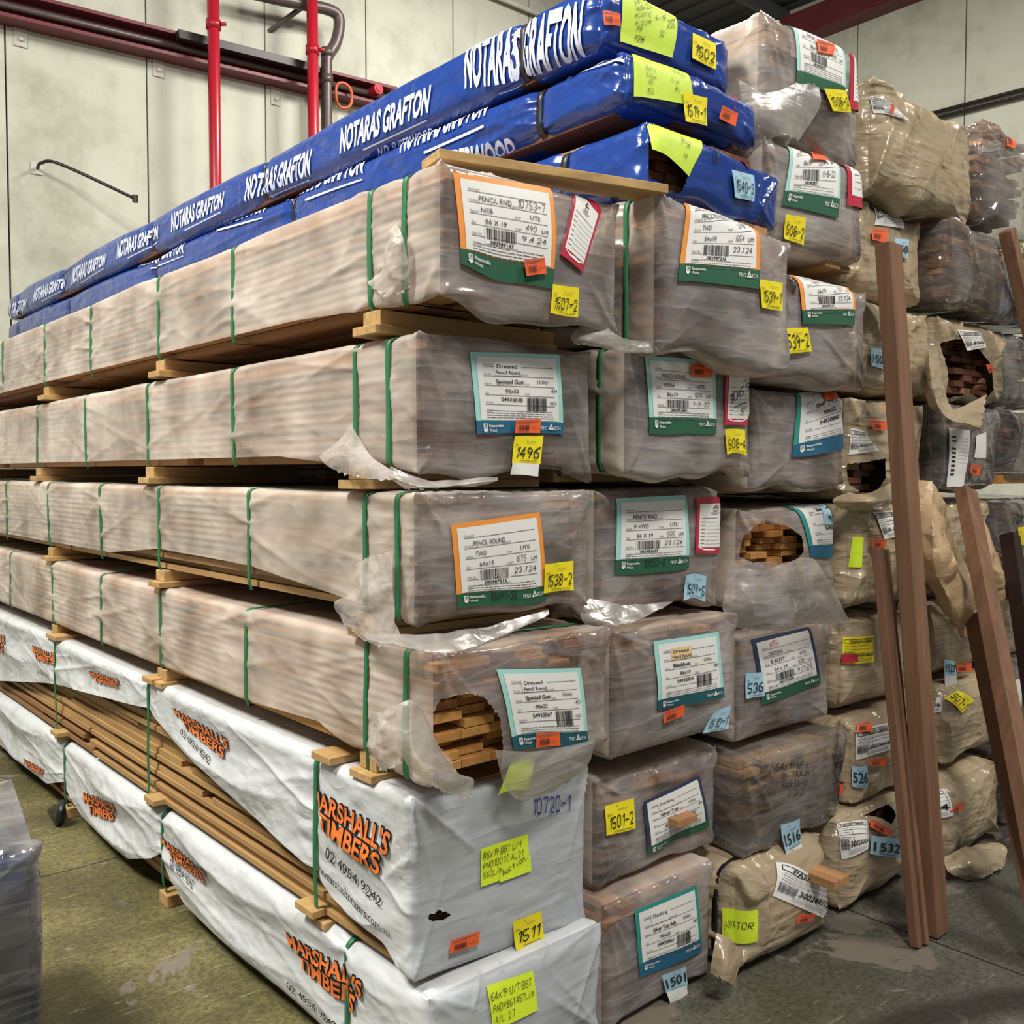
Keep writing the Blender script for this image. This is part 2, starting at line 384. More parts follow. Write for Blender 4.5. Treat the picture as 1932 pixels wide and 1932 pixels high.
def grid_faces(nu, nv):      # vertex (i,j) -> i*nv+j
    return [(i*nv+j, (i+1)*nv+j, (i+1)*nv+j+1, i*nv+j+1) for i in range(nu-1) for j in range(nv-1)]

# ------------------------------------------------------------------ lettering in two dimensions
_tc = {}
def text2d(s, bold=0.0):
    key = (s, bold)
    if key not in _tc:
        cu = bpy.data.curves.new('t', 'FONT'); cu.body = s; cu.size = 1.0; cu.offset = bold; cu.resolution_u = 3
        ob = bpy.data.objects.new('t', cu); col.objects.link(ob)
        dg = bpy.context.evaluated_depsgraph_get(); dg.update()
        me = ob.evaluated_get(dg).to_mesh()
        V = np.array([v.co[:2] for v in me.vertices]) if len(me.vertices) else np.zeros((0, 2))
        Fc = [tuple(p.vertices) for p in me.polygons]
        ob.evaluated_get(dg).to_mesh_clear(); bpy.data.objects.remove(ob); bpy.data.curves.remove(cu)
        if len(V): V = V-np.array([V[:, 0].min(), 0])
        _tc[key] = (V, Fc)
    return _tc[key]
CAPH = 0.72
STR = {'0': ['1001051636454130'+'10'], '1': ['153620'], '2': ['051636454300'+'40'], '3': ['05163645443323334241301001'], '4': ['4202363010'[0:6], '3630'],
 '5': ['4606033342413010' + '01'], '6': ['4636150401103041423304'], '7': ['06462010'[0:6]], '8': ['231404051636454433132302011030414233'],
 '9': ['4435160504133344', '4420'], '-': ['0343'], '.': ['2021'], '/': ['0046'], 'x': ['0044', '0440'], 'A': ['002640', '1232'], 'B': ['0006', '0636454433', '033342413000'],
 'C': ['4536160501104041'], 'D': ['00063645413000'], 'E': ['46060040', '0333'], 'G': ['453616050110304143' + '23'], 'H': ['0006', '4046', '0343'], 'I': ['2026'],
 'J': ['363110' + '01'], 'K': ['0006', '460240'[0:6]], 'L': ['060040'], 'M': ['000623' + '4640'], 'N': ['00064046'], 'O': ['100105163645413010'], 'P': ['00063645443303'],
 'R': ['0006364544330340'], 'S': ['4536160504334241301001'], 'T': ['0646', '2620'], 'U': ['06011030414' + '6'], 'V': ['062046'], 'a': ['4434140301103041', '4440'],
 'c': ['3414030110' + '30'], 'e': ['0242341403' + '011030'], 'i': ['2024', '2526'], 'k': ['0006', '340230'], 'm': ['0004142420' , '24344440'], 'n': ['0004243440'[0:10]],
 'o': ['1001031434434130' + '10'], 's': ['34140333' + '30' + '00'], 't': ['262130', '0444'], 'u': ['040110304140', '4044'], 'r': ['0004', '0334'], 'l': ['2620'], '~': ['0313243343'], ' ': []}
def hand2d(s, wd=0.12, slant=0.15):
    V = []; Fc = []; x = 0.0
    rr = random.Random(s)
    for ch in s:
        st = STR.get(ch, STR.get(ch.upper(), []))
        adv = 0.35 if ch in '. ' else (0.62 if ch in '1I' else 0.92)
        jy = rr.uniform(-.04, .04)
        for pl in st:
            pts = [(int(pl[i])/4*0.62, int(pl[i+1])/6+jy) for i in range(0, len(pl)-1, 2)]
            if len(pts) > 3:      # round the stroke
                q = [pts[0]]
                for a, b_ in zip(pts[:-1], pts[1:]):
                    q += [(a[0]*.75+b_[0]*.25, a[1]*.75+b_[1]*.25), (a[0]*.25+b_[0]*.75, a[1]*.25+b_[1]*.75)]
                pts = q+[pts[-1]]
            pts = [(px+x+py*slant, py) for px, py in pts]
            for a, b_ in zip(pts[:-1], pts[1:]):
                d = (b_[0]-a[0], b_[1]-a[1]); L = math.hypot(*d)
                if L < 1e-6: continue
                nx, ny = -d[1]/L*wd/2, d[0]/L*wd/2; ex, ey = d[0]/L*wd*.3, d[1]/L*wd*.3; n = len(V)
                V += [(a[0]-ex-nx, a[1]-ey-ny), (b_[0]+ex-nx, b_[1]+ey-ny), (b_[0]+ex+nx, b_[1]+ey+ny), (a[0]-ex+nx, a[1]-ey+ny)]
                Fc.append((n, n+1, n+2, n+3))
        x += adv
    return np.array(V) if V else np.zeros((0, 2)), Fc, x

class Flat:
    """a sheet of paper or a print: 2D shapes (u right, v down, both 0..1) laid on a pack's surface"""
    def __init__(s, pk, quad, face='F', px=True, plane=None, off=0.002, curl=0.0, seed=0):
        s.pk = pk; s.face = face; s.off = off; s.V = []; s.F = []; s.M = []; s.Lr = []; s.mats = []; s.curl = curl; s.seed = seed
        pl = plane if plane is not None else ((pk.yf-0.008) if face == 'F' else pk.x0)
        q = []
        for (a, b_) in quad:
            ax = 1 if face == 'F' else 0; ii = [0, 2] if face == 'F' else [1, 2]; T = onp(a, b_, ax, pl)[ii]; bb = T.copy()
            for _ in range(4):
                Pp = pk.surf_face(face, bb[:1], bb[1:], off, True)[0]; T = onp(a, b_, ax, Pp[ax])[ii]; e_ = T-Pp[ii]; bb = bb+np.clip(e_, -.05, .05)
            q.append(bb)
        s.q = np.array(q)                       # TL TR BR BL in face coordinates
        s.W = (np.linalg.norm(s.q[1]-s.q[0])+np.linalg.norm(s.q[2]-s.q[3]))/2
        s.H = (np.linalg.norm(s.q[3]-s.q[0])+np.linalg.norm(s.q[2]-s.q[1]))/2
        if face == 'F' : pk.masks.append((s.q.min(0)-0.01, s.q.max(0)+0.01))
        s.n = 0
    def mi(s, m):
        if m not in s.mats: s.mats.append(m)
        return s.mats.index(m)
    def add(s, V, Fc, mat, layer=0):
        V = np.asarray(V, float)
        if not len(V): return
        s.V.append(V); s.F += [tuple(i+s.n for i in f) for f in Fc]; s.M += [s.mi(mat)]*len(Fc); s.Lr.append(np.full(len(V), layer)); s.n += len(V)
    def rect(s, u0, v0, u1, v1, mat, layer=0, step=0.011, jag=0.0):
        nu = max(2, int(abs(u1-u0)*s.W/step)+2); nv = max(2, int(abs(v1-v0)*s.H/step)+2)
        U, Vv = np.meshgrid(np.linspace(u0, u1, nu), np.linspace(v0, v1, nv), indexing='ij')
        s.add(np.stack([U.ravel(), Vv.ravel()], 1), grid_faces(nu, nv), mat, layer)
    def poly(s, pts, mat, layer=1):
        s.add(pts, [tuple(range(len(pts)))], mat, layer)
    def line(s, u0, v0, u1, v1, th, mat='ink', layer=2):
        d = np.array([(u1-u0)*s.W, (v1-v0)*s.H]); L = np.linalg.norm(d); nrm = np.array([-d[1], d[0]])/L*th/2
        nu = np.array([nrm[0]/s.W, nrm[1]/s.H]); k = max(2, int(L/0.03)+2); V = []
        for i in range(k):
            t = i/(k-1); p = np.array([u0+(u1-u0)*t, v0+(v1-v0)*t]); V += [p-nu, p+nu]
        s.add(V, [(2*i, 2*i+2, 2*i+3, 2*i+1) for i in range(k-1)], mat, layer)
    def text(s, t, u, v, h, mat='ink', w=None, bold=0.0, layer=3, split=0.0, shear=0):
        V, Fc = text2d(t, bold)
        if not len(V): return
        V = V.copy(); V[:, 0] += V[:, 1]*shear; ks = h/CAPH; kx = ks*s.H/s.W
        if w: kx = w/max(V[:, 0].max(), 1e-6)
        V2 = np.stack([u+V[:, 0]*kx, v-V[:, 1]*ks], 1)
        if split: V2, Fc = s.split(V2, Fc, split)
        s.add(V2, Fc, mat, layer)
    def split(s, V2, Fc, L):
        bm = bmesh.new(); vs = [bm.verts.new((a*s.W, b_*s.H, 0)) for a, b_ in V2]
        for f in Fc:
            try: bm.faces.new([vs[i] for i in f])
            except ValueError: pass
        for _ in range(5):
            bmesh.ops.triangulate(bm, faces=bm.faces[:])
            ed = [e for e in bm.edges if e.calc_length() > L]
            if not ed: break
            bmesh.ops.subdivide_edges(bm, edges=ed, cuts=1)
        bmesh.ops.triangulate(bm, faces=bm.faces[:])
        bm.verts.index_update()
        V = np.array([(q.co.x/s.W, q.co.y/s.H) for q in bm.verts]); Fo = [tuple(q.index for q in f.verts) for f in bm.faces]
        bm.free(); return V, Fo
    def hand(s, t, u, v, h, w=None, mat='marker', wd=0.12, layer=3, rot=0.0, split=0.0):
        V, Fc, adv = hand2d(t, wd)
        if not len(V): return
        kx = h*s.H/s.W if not w else w/max(V[:, 0].max(), 1e-6)
        A = V[:, 0]*kx*s.W; B = -V[:, 1]*h*s.H; c, sn = math.cos(rot), math.sin(rot)
        V2 = np.stack([u+(A*c+B*sn)/s.W, v+(-A*sn+B*c)/s.H], 1)
        if split: V2, Fc = s.split(V2, Fc, split)
        s.add(V2, Fc, mat, layer)
    def barcode(s, u0, v0, u1, v1, mat='ink', layer=3, n=26, seed=1, shear=0.0):
        rr = random.Random(seed); x = 0.0; bars = []
        while x < 1:
            wd = rr.choice((.012, .02, .034)); bars.append((x, min(x+wd, 1))); x += wd+rr.choice((.012, .02, .028))
        for a, c in bars:
            ua, uc = u0+(u1-u0)*a, u0+(u1-u0)*c
            s.add([(ua+shear, v0), (uc+shear, v0), (uc, v1), (ua, v1)], [(0, 1, 2, 3)], mat, layer)
    def fine(s, u0, u1, v0, v1, rows, seed=3):
        rr = random.Random(seed)
        for i in range(rows):
            v = v0+(v1-v0)*i/max(rows-1, 1); u = u0
            while u < u1-0.02:
                k = rr.uniform(.03, .09); s.line(u, v, min(u+k, u1), v, 0.0011, 'ink_grey' if rr.random() < .7 else 'ink'); u += k+.008
    def build(s, name, parent=None):
        V = np.concatenate(s.V); Lr = np.concatenate(s.Lr); U, Vv = V[:, 0:1], V[:, 1:2]
        q = s.q; P = (q[0]*(1-U)+q[1]*U)*(1-Vv)+(q[3]*(1-U)+q[2]*U)*Vv
        off = s.off+Lr*0.0010
        if s.curl:
            off = off+s.curl*(np.clip(N3(np.stack([V[:, 0]*1.6+s.seed, V[:, 1]*1.3, V[:, 0]*0+s.seed*1.7], 1))+0.35, 0, 2)*(0.35+np.abs(V[:, 1]-0.3)))
        P3 = s.pk.surf_face(s.face, P[:, 0], P[:, 1], off)
        # faces should look outward
        return mesh_obj(name, P3, s.F, s.mats, parent or s.pk.root, s.pk.org, True, s.M)

# ------------------------------------------------------------------ timber packs
class Pack:
    def __init__(s, x0, x1, yf, L, zb, zt, mat, label, r=0.03, amp=1.0, seed=1, straps=(), bulge=0.01, drop=0.0, matside=None, slope=0.0,
                 hem=None, bottom=True, sag=0.0, strapmat='strap_green', bearers=(), group=None, pinch=0.006, matend=None, lowamp=1.0, hemdrop=0.0, lobe=None, strapw=0.016, crump=None, drape=0.0):
        s.x0, s.x1, s.yf, s.L, s.zb, s.zt = x0, x1, yf, L, zb, zt
        s.r = min(r, (zt-zb)*0.45); s.amp = amp; s.seed = seed*7.31; s.straps = straps; s.bulge = bulge; s.drop = drop
        s.mat = mat; s.matside = matside or mat; s.slope = slope; s.hem = hem; s.bottom = bottom; s.sag = sag; s.masks = []
        s.strapmat = strapmat; s.pinch = pinch; s.lowamp = lowamp; s.drape = drape; s.imprint = 0.0006 if (mat == 'film_milky' and x0 == 0) else 0.0; s.crump = (0.010*amp if mat in ('wrap_brown',) else (0.006 if mat == 'film_clear' else 0)) if crump is None else crump; s.strapw = strapw; s.bear = bearers
        s.org = np.array([(x0+x1)/2, yf+L/2, zb]); s.root = empty('timber_pack', s.org)
        tag(s.root, label, 'timber pack', group)
    def fold_lines(s):
        rr = random.Random(int(s.seed*13)); F, L = [], []; fa, fw = (2.0, 2.0) if s.crump > .004 else (1.5, 1.15)
        W, H = s.x1-s.x0, s.zt-s.zb
        cs = [(s.x0, s.zt), (s.x1, s.zt), (s.x0, s.zb), (s.x1, s.zb)]
        for k in range(16):
            if k < 11:
                c = cs[(0, 0, 0, 1, 1, 2, 2, 3, 3, 0, 1)[k]]; t = math.radians(rr.uniform(8, 82)); ln = rr.uniform(.12, .38)
                sx = 1 if c[0] == s.x0 else -1; sz = 1 if c[1] == s.zb else -1
                F.append((c[0]+sx*.006, c[1]+sz*.004, c[0]+sx*ln*math.cos(t), c[1]+sz*ln*math.sin(t), fa*rr.uniform(.004, .010), fw*rr.uniform(.004, .009)))
            else:
                x = s.x0+rr.uniform(.1, .9)*W; F.append((x, s.zt, x+rr.uniform(-.08, .08), s.zt-rr.uniform(.05, .16), fa*rr.uniform(.003, .007), fw*rr.uniform(.004, .008)))
        st = sorted(s.straps) or [s.yf+.2]
        st = [s.yf+.01]+[y for y in st if y > s.yf+.03]
        for a, c in zip(st[:-1], st[1:]):
            n = 3 if c-a < .3 else 9
            for _ in range(n):
                z0 = s.zb+H*rr.uniform(0, 1); ln = (c-a)*rr.uniform(.3, .95); dz = rr.choice((-1, 1))*rr.uniform(.1, .8)*H
                if rr.random() < .5: L.append((a, z0, a+ln, z0+dz, rr.uniform(.003, .008), rr.uniform(.006, .014)))
                else: L.append((c, z0, c-ln, z0+dz, rr.uniform(.003, .008), rr.uniform(.006, .014)))
        return F, L
    def S(s, b_, off=0.0, flat=False):
        b_ = np.asarray(b_, float); r = s.r
        if not hasattr(s, 'fl'): s.fl = s.fold_lines()
        lo = np.array([s.x0, s.yf, s.zb])+r; hi = np.array([s.x1, s.yf+s.L, s.zt])-r
        c = np.clip(b_, lo, hi); v = b_-c; ln = np.linalg.norm(v, axis=1)[:, None]; n = v/np.maximum(ln, 1e-9)
        q = b_+s.seed; x, y, z = b_[:, 0], b_[:, 1], b_[:, 2]
        fx = (x-s.x0)/(s.x1-s.x0); fz = (z-s.zb)/(s.zt-s.zb); wf = np.clip(-n[:, 1], 0, 1)
        A = s.amp; h = s.lowamp*0.006*N3(q*[3.2, 1.5, 3.6])
        if not flat:
            mask = np.ones(len(b_))
            for a, c2 in s.masks:
                d = np.maximum(np.maximum(a[0]-x, x-c2[0]), np.maximum(a[1]-z, z-c2[1]))
                mask = np.minimum(mask, np.where(wf > 0.5, sst(d, -0.01, 0.03), 1.0))
            h = h+s.lowamp*mask*0.002*N3(q*[7, 4, 8])
            g = np.zeros(len(b_))
            for (ax, az, bx, bz, am, wd) in s.fl[0]:
                dx, dz = bx-ax, bz-az; LL = dx*dx+dz*dz; t = ((x-ax)*dx+(z-az)*dz)/LL; tc_ = np.clip(t, 0, 1)
                d = np.hypot(x-ax-tc_*dx, z-az-tc_*dz); g += am*np.exp(-d/wd)*(1-tc_)**.8*np.clip(1+t*6, 0, 1)
            h = h+A*mask*wf*g
            g = np.zeros(len(b_)); wl = np.clip(-n[:, 0], 0, 1)
            for (ay, az, by, bz, am, wd) in s.fl[1]:
                dy, dz = by-ay, bz-az; LL = dy*dy+dz*dz; t = ((y-ay)*dy+(z-az)*dz)/LL; tc_ = np.clip(t, 0, 1)
                d = np.hypot(y-ay-tc_*dy, z-az-tc_*dz); g += am*np.exp(-d/wd)*(1-tc_)
            h = h+min(A, 1.2)*wl*g
            if s.imprint: h = h+s.imprint*np.clip(-n[:, 0], 0, 1)*np.sin((z-s.zb)*2*np.pi/.021+2*N3(q*[1, .6, 1]))*(.6+N3(q*2))
            if s.crump: h = h-mask*s.crump*(crz((q+.12*N3(q*3)[:, None])*[5.5, 3.0, 4.5])-.35+.35*(crz(q*[12, 8, 10])-.35))
        if s.drape and not flat:
            sp = sorted([s.yf]+list(s.straps)); g = np.zeros(len(b_))
            for a, c2 in zip(sp[:-1], sp[1:]):
                t = (y-a)/(c2-a); k = (t >= 0) & (t < 1); ph = (z+.07*np.sin(np.pi*np.clip(t, 0, 1))+.02*N3(q*3))/.085
                g += k*np.clip(np.sin(np.pi*np.clip(t, 0, 1)), 0, 1)**1.2*(1-np.abs(np.mod(ph, 2)-1))**1.5
            h = h+s.drape*np.clip(-n[:, 0], 0, 1)*g*(.6+.8*N3(q*2.1))
        for ys in s.straps:
            dy = y-ys; h = h-s.pinch*np.exp(-(dy/0.03)**2)*(1-wf)
            if not flat: h = h+A*(1-wf)*0.0040*(1-np.exp(-(dy/.02)**2))*np.abs(np.mod((z+x)*36+N3(q*9)*1.5, 2)-1)*np.exp(-(dy/0.07)**2)-.0015*np.exp(-(dy/0.012)**2)*(1-wf)
        h = h+s.bulge*wf*np.clip(np.sin(np.pi*np.clip(fx, 0, 1)), 0, 1)**.6*np.clip(np.sin(np.pi*np.clip(fz, 0, 1)), 0, 1)**.6
        P = c+n*(r+h+off)[:, None]
        if s.sag:
            ww = np.zeros(len(y))
            ss = sorted(s.straps)
            for a, c2 in zip(ss[:-1], ss[1:]):
                t = np.clip((y-a)/(c2-a), 0, 1); ww = np.maximum(ww, np.sin(np.pi*t)*((y > a) & (y < c2)))
            P[:, 2] += s.sag*(ww-.6)*(2*fz-1)*.6; P[:, 0] -= 0.9*s.sag*ww*np.clip(-n[:, 0], 0, 1)
        P[:, 2] += s.slope*(x-s.x0)*sst(y, s.yf+1.0, s.yf)
        if s.drop:
            P[:, 2] -= s.drop*sst(fz, 0.5, 0.0)*sst(y, s.yf+0.30, s.yf)*(0.55+0.9*N3(q*[6, 3, 0.1]))
        return P
    def surf_face(s, face, a, z, off, flat=False):
        a = np.asarray(a); z = np.asarray(z)
        zc = np.maximum(z, s.zb+s.r)
        if face == 'F': b_ = np.stack([a, np.full_like(a, s.yf), zc], 1)
        else: zc = z; b_ = np.stack([np.full_like(a, s.x0), a, z], 1)
        P = s.S(b_, off, flat); P[:, 2] += z-zc; return P
    def wrap(s, near=0.5, res=0.005, sres=0.015, far=0.2, hole=None, holejag=0.0022, hres=None, mat=None, name='wrap_film', skip_right=False):
        hx = max(3, int((s.x1-s.x0)/res)+1); hz = max(3, int((s.zt-s.zb)/(hres or res))+1)
        xs = np.linspace(s.x0, s.x1, hx); zs = np.linspace(s.zb, s.zt, hz)
        ys = [s.yf]; y = s.yf
        while y < s.yf+s.L-1e-4:
            d = y-s.yf; st = res*1.2 if d < 0.1 else (sres if d < near else far); y = min(y+st, s.yf+s.L); ys.append(y)
        ys = np.array(ys)
        hemf = (lambda yy: s.zb) if s.hem is None else s.hem
        ring = [('L', z) for z in zs]+[('T', x) for x in xs[1:-1]]+[('R', z) for z in zs[::-1]]
        if s.bottom: ring += [('B', x) for x in xs[::-1][1:-1]]
        nr = len(ring); B = np.zeros((len(ys), nr, 3))
        hv = np.array([hemf(yy) for yy in ys])
        for k, (f, t) in enumerate(ring):
            B[:, k, 1] = ys
            if f == 'L': B[:, k, 0] = s.x0; tt = (t-s.zb)/(s.zt-s.zb); B[:, k, 2] = hv+(s.zt-hv)*tt
            elif f == 'T': B[:, k, 0] = t; B[:, k, 2] = s.zt
            elif f == 'R': B[:, k, 0] = s.x1; B[:, k, 2] = t
            else: B[:, k, 0] = t; B[:, k, 2] = s.zb
        faces = []; n = nr
        for i in range(len(ys)-1):
            for k in range(nr if s.bottom else nr-1):
                k2 = (k+1) % nr; faces.append((i*n+k, i*n+k2, (i+1)*n+k2, (i+1)*n+k))
        mi = [0]*len(faces)
        Bt = B.reshape(-1, 3); base = [Bt]; cnt = len(Bt)
        for yy, fl in ((s.yf, False), (s.yf+s.L, True)):
            Xg, Zg = np.meshgrid(xs, zs, indexing='ij')
            G = np.stack([Xg.ravel(), np.full(Xg.size, yy), Zg.ravel()], 1)
            fc = grid_faces(len(xs), len(zs))
            if fl: fc = [f[::-1] for f in fc]
            if hole is not None and not fl:
                hp = np.array(hole); ins = inside(hp, G[:, 0], G[:, 2])
                keep = [f for f in fc if not all(ins[i] for i in f)]
                used = set(i for f in keep for i in f)
                for i in used:
                    if ins[i]:
                        p = nearest(hp, G[i, 0], G[i, 2]); G[i, 0] = p[0]+R.uniform(-holejag, holejag); G[i, 2] = p[1]+R.uniform(-holejag, holejag)
                fc = keep
            faces += [tuple(i+cnt for i in f) for f in fc]; mi += [1]*len(fc); base.append(G); cnt += len(G)
        Ball = np.concatenate(base)
        key = np.round(Ball*20000).astype(np.int64); _, first, inv = np.unique(key, axis=0, return_index=True, return_inverse=True)
        inv = inv.ravel(); Bu = Ball[first]; fs = []; mm = []
        for f, m_ in zip(faces, mi):
            g = []
            for i in f:
                j = inv[i]
                if not g or (j != g[-1] and j != g[0]): g.append(j)
            if len(g) >= 3: fs.append(tuple(g)); mm.append(m_)
        P = s.S(Bu)
        return mesh_obj(name, P, fs, [s.matside, mat or s.mat], s.root, s.org, True, mm)
    def stack(s, bw=0.09, bt=0.022, mat='wood_board', separate=False, prot=0.035, gapp=0.26, inset=0.035, layers=None, seed=0, front=True, dark=True, name=None, xin=0.012, zin=0.008):
        xin = max(xin, s.r*.35+s.crump*.8+(.012 if s.crump else 0)); zin = max(zin, s.r*.3+s.crump*.8)
        rr = random.Random(seed+int(s.seed*10)); x0, x1 = s.x0+xin, s.x1-xin; z0, z1 = s.zb+(zin*.8 if s.crump else .003), s.zt-zin
        nr = max(1, int((z1-z0)/bt)); bt = (z1-z0)/nr; nc = max(1, int(round((x1-x0)/bw))); bwid = (x1-x0)/nc
        mb = MB(); Lc = s.L-0.06
        for r_ in range(nr):
            ins0 = rr.choice((0, 0, 0.004, 0.012, inset, inset*1.5)); ins1 = rr.choice((0, 0, 0.01, inset))
            za = z0+r_*bt; jit = rr.uniform(-.01, .01)
            for c in range(nc):
                a = x0+c*bwid+(ins0 if c == 0 else jit); b_ = x0+(c+1)*bwid-(ins1 if c == nc-1 else -jit)-0.0015
                y = s.yf+0.022+max(0.0, rr.gauss(0.012, prot*0.6)); 
                if rr.random() < gapp: y += rr.uniform(0.05, 0.30)
                end = s.yf+Lc; cuts = [y]
                while cuts[-1] < end-1.0:
                    cuts.append(cuts[-1]+rr.uniform(0.9, 3.2))
                cuts[-1] = end if len(cuts) > 1 else end
                if len(cuts) == 1: cuts = [y, end]
                for y0, y1 in zip(cuts[:-1], cuts[1:]):
                    g = 0.004 if rr.random() < .6 else rr.uniform(.02, .12)
                    ex = rr.choice((0, 0, .004, .015, inset*1.3)) if c == 0 else 0
                    lo, hi = (a+ex, y0, za+0.0008), (b_, max(y1-g, y0+.1), za+bt-0.0012)
                    if separate and y0 == y:
                        m1 = MB(); m1.box(lo, hi); o = m1.build(name or 'board', mat, s.root, s.org, bevel=0.0016)
                    else: mb.box(lo, hi)
        if mb.v:
            o = mb.build('timber_stack', mat, s.root, s.org)
            o['kind'] = 'stuff'
        if dark:   # a core that keeps light from leaking through the gaps between boards
            pass
    def strap(s, Y, mat=None, wd=None, zlow=None, lean=0.0):
        mat = mat or s.strapmat; wd = wd or s.strapw; zlo = s.zb if zlow is None else zlow; pts = []
        for z in np.linspace(s.zb, s.zt, 26): pts.append((s.x0, z, 'L'))
        for x in np.linspace(s.x0, s.x1, 24)[1:-1]: pts.append((x, s.zt, 'T'))
        for z in np.linspace(s.zt, s.zb, 10): pts.append((s.x1, z, 'R'))
        b1 = []; 
        for (a, z, f) in pts: b1.append((a if f != 'L' else s.x0, Y+lean*(z-s.zb)/(s.zt-s.zb), z))
        b1 = np.array(b1); out = []; e_ = .004 if s.pinch > .009 else 0
        for dy, of in ((-wd/2, .0065+e_), (wd/2, .0065+e_), (wd/2, .0040+e_), (-wd/2, .0040+e_)):
            q = b1.copy(); q[:, 1] += dy; P = s.S(q, of, True)
            mid = s.S(b1, of, True); P[:, 0] = mid[:, 0]; P[:, 2] = mid[:, 2]
            lo = np.array([[P[-1, 0], P[-1, 1], zlo], [P[0, 0], P[0, 1], zlo]])
            if zlow is None: lo[:, 2] = P[[-1, 0], 2]-0.006
            out.append(np.concatenate([P, lo]))
        n = len(out[0]); V = np.concatenate(out); Fc = []
        for j in range(4):
            j2 = (j+1) % 4
            for i in range(n):
                i2 = (i+1) % n; Fc.append((j*n+i, j*n+i2, j2*n+i2, j2*n+i))
        return mesh_obj('strap', V, Fc, mat, s.root, s.org, True)
    def bearer(s, Y, h=0.038, wd=0.075, ext=0.0, mat='wood_pine', low=0.0, lowext=0.02):
        m = MB(); m.box((s.x0+0.004-ext, Y-wd/2, s.zb-h), (s.x1, Y+wd/2, s.zb-0.001)); m.build('bearer', mat, s.root, s.org, bevel=0.002)
        if low:
            m = MB(); m.box((s.x0-lowext, Y-wd/2-0.015, s.zb-h-low), (s.x1, Y+wd/2+0.01, s.zb-h-0.0005)); m.build('bearer', mat, s.root, s.org, bevel=0.002)

def inside(poly, X, Z):
    ins = np.zeros(len(X), bool); n = len(poly)
    for i in range(n):
        x1, z1 = poly[i]; x2, z2 = poly[(i+1) % n]
        c = ((z1 > Z) != (z2 > Z)) & (X < (x2-x1)*(Z-z1)/((z2-z1) if z2 != z1 else 1e-9)+x1); ins ^= c
    return ins
def nearest(poly, x, z):
    best = None
    for i in range(len(poly)):
        a = poly[i]; b_ = poly[(i+1) % len(poly)]; d = b_-a; t = np.clip(((x-a[0])*d[0]+(z-a[1])*d[1])/max(d@d, 1e-12), 0, 1); q = a+t*d
        D = (q[0]-x)**2+(q[1]-z)**2
        if best is None or D < best[0]: best = (D, q)
    return best[1]
def fpoly(pk, pts, plane=None):
    return [onp(a, b_, 1, plane if plane is not None else pk.yf)[[0, 2]] for a, b_ in pts]

def cr(P, t):     # Catmull-Rom through the rows of P
    n = len(P)-1; x = min(max(t*n, 0), n-1e-9); i = int(x); f = x-i
    p0, p1, p2, p3 = P[max(i-1, 0)], P[i], P[min(i+1, n)], P[min(i+2, n)]
    return 0.5*((2*p1)+(-p0+p2)*f+(2*p0-5*p1+4*p2-p3)*f*f+(-p0+3*p1-3*p2+p3)*f**3)
def lr(P, t):
    n = len(P)-1; x = min(max(t*n, 0), n-1e-9); i = int(x); return P[i]*(1-(x-i))+P[i+1]*(x-i)
def sheet(name, rows, mat, parent=None, org=(0, 0, 0), nu=40, nv=40, amp=0.01, freq=9, seed=0, jag=0.0, lin=False):
    """cloth-like sheet through a control grid of 3D points"""
    Rws = [[np.array(p, float) for p in r_] for r_ in rows]; G = np.zeros((nu, nv, 3))
    for i in range(nu):
        u = i/(nu-1); line = [(lr if lin else cr)(r_, u) for r_ in Rws]
        for j in range(nv): G[i, j] = (lr if lin else cr)(line, j/(nv-1))
    du = np.gradient(G, axis=0); dv = np.gradient(G, axis=1); nn = np.cross(du, dv); nn /= (np.linalg.norm(nn, axis=2)[..., None]+1e-9)
    q = G*freq+seed*3.7
    G = G+nn*(amp*(-1.5*crz(q*.7)+.5-.5*crz(q*1.6)+0.8*N3(q*0.4)))[..., None]
    if jag:
        rj = np.random.RandomState(seed+5)
        G[:, -1] += rj.normal(scale=jag, size=(nu, 3))
    return mesh_obj(name, G.reshape(-1, 3), grid_faces(nu, nv), mat, parent, org, not lin)

# ================================================================== SETTING
def structure(o): o['kind'] = 'structure'; return o
m = MB(); m.box((-9, -9, FZ-0.1), (WALL_X+0.3, WALL_Y+0.3, FZ)); structure(m.build('floor', 'floor_concrete'))
m = MB()       # precast panels of the back wall
js = [-5.0+1.19*k-0.03 for k in range(0, 15)]; js = [0.917+1.187*k for k in range(-6, 9)]
for a, c in zip(js[:-1], js[1:]): m.box((a+0.008, WALL_Y, FZ), (min(c, WALL_X+0.1)-0.008, WALL_Y+0.12, ROOF_Z))
m.box((js[0], WALL_Y+0.03, FZ), (WALL_X+0.1, WALL_Y+0.2, ROOF_Z), 1)
structure(m.build('wall_back', ['wall_paint', 'joint_dark']))
m = MB(); ys_ = [WALL_Y-0.85-1.42*k for k in range(0, 11)]; ys_ = [WALL_Y]+ys_
for c, a in zip(ys_[:-1], ys_[1:]): m.box((WALL_X, a+0.008, FZ), (WALL_X+0.12, c-0.008, ROOF_Z))
m.box((WALL_X+0.03, ys_[-1], FZ), (WALL_X+0.2, WALL_Y, ROOF_Z), 1)
structure(m.build('wall_right', ['wall_paint', 'joint_dark']))
m = MB(); nx = 120
for k in range(nx):
    xx = -9+(WALL_X+9.2)*k/nx; m.box((xx, -9, ROOF_Z+(0.03 if k % 2 else 0)), (xx+(WALL_X+9.2)/nx, WALL_Y+0.2, ROOF_Z+0.06))
structure(m.build('ceiling', 'roof_sheet'))
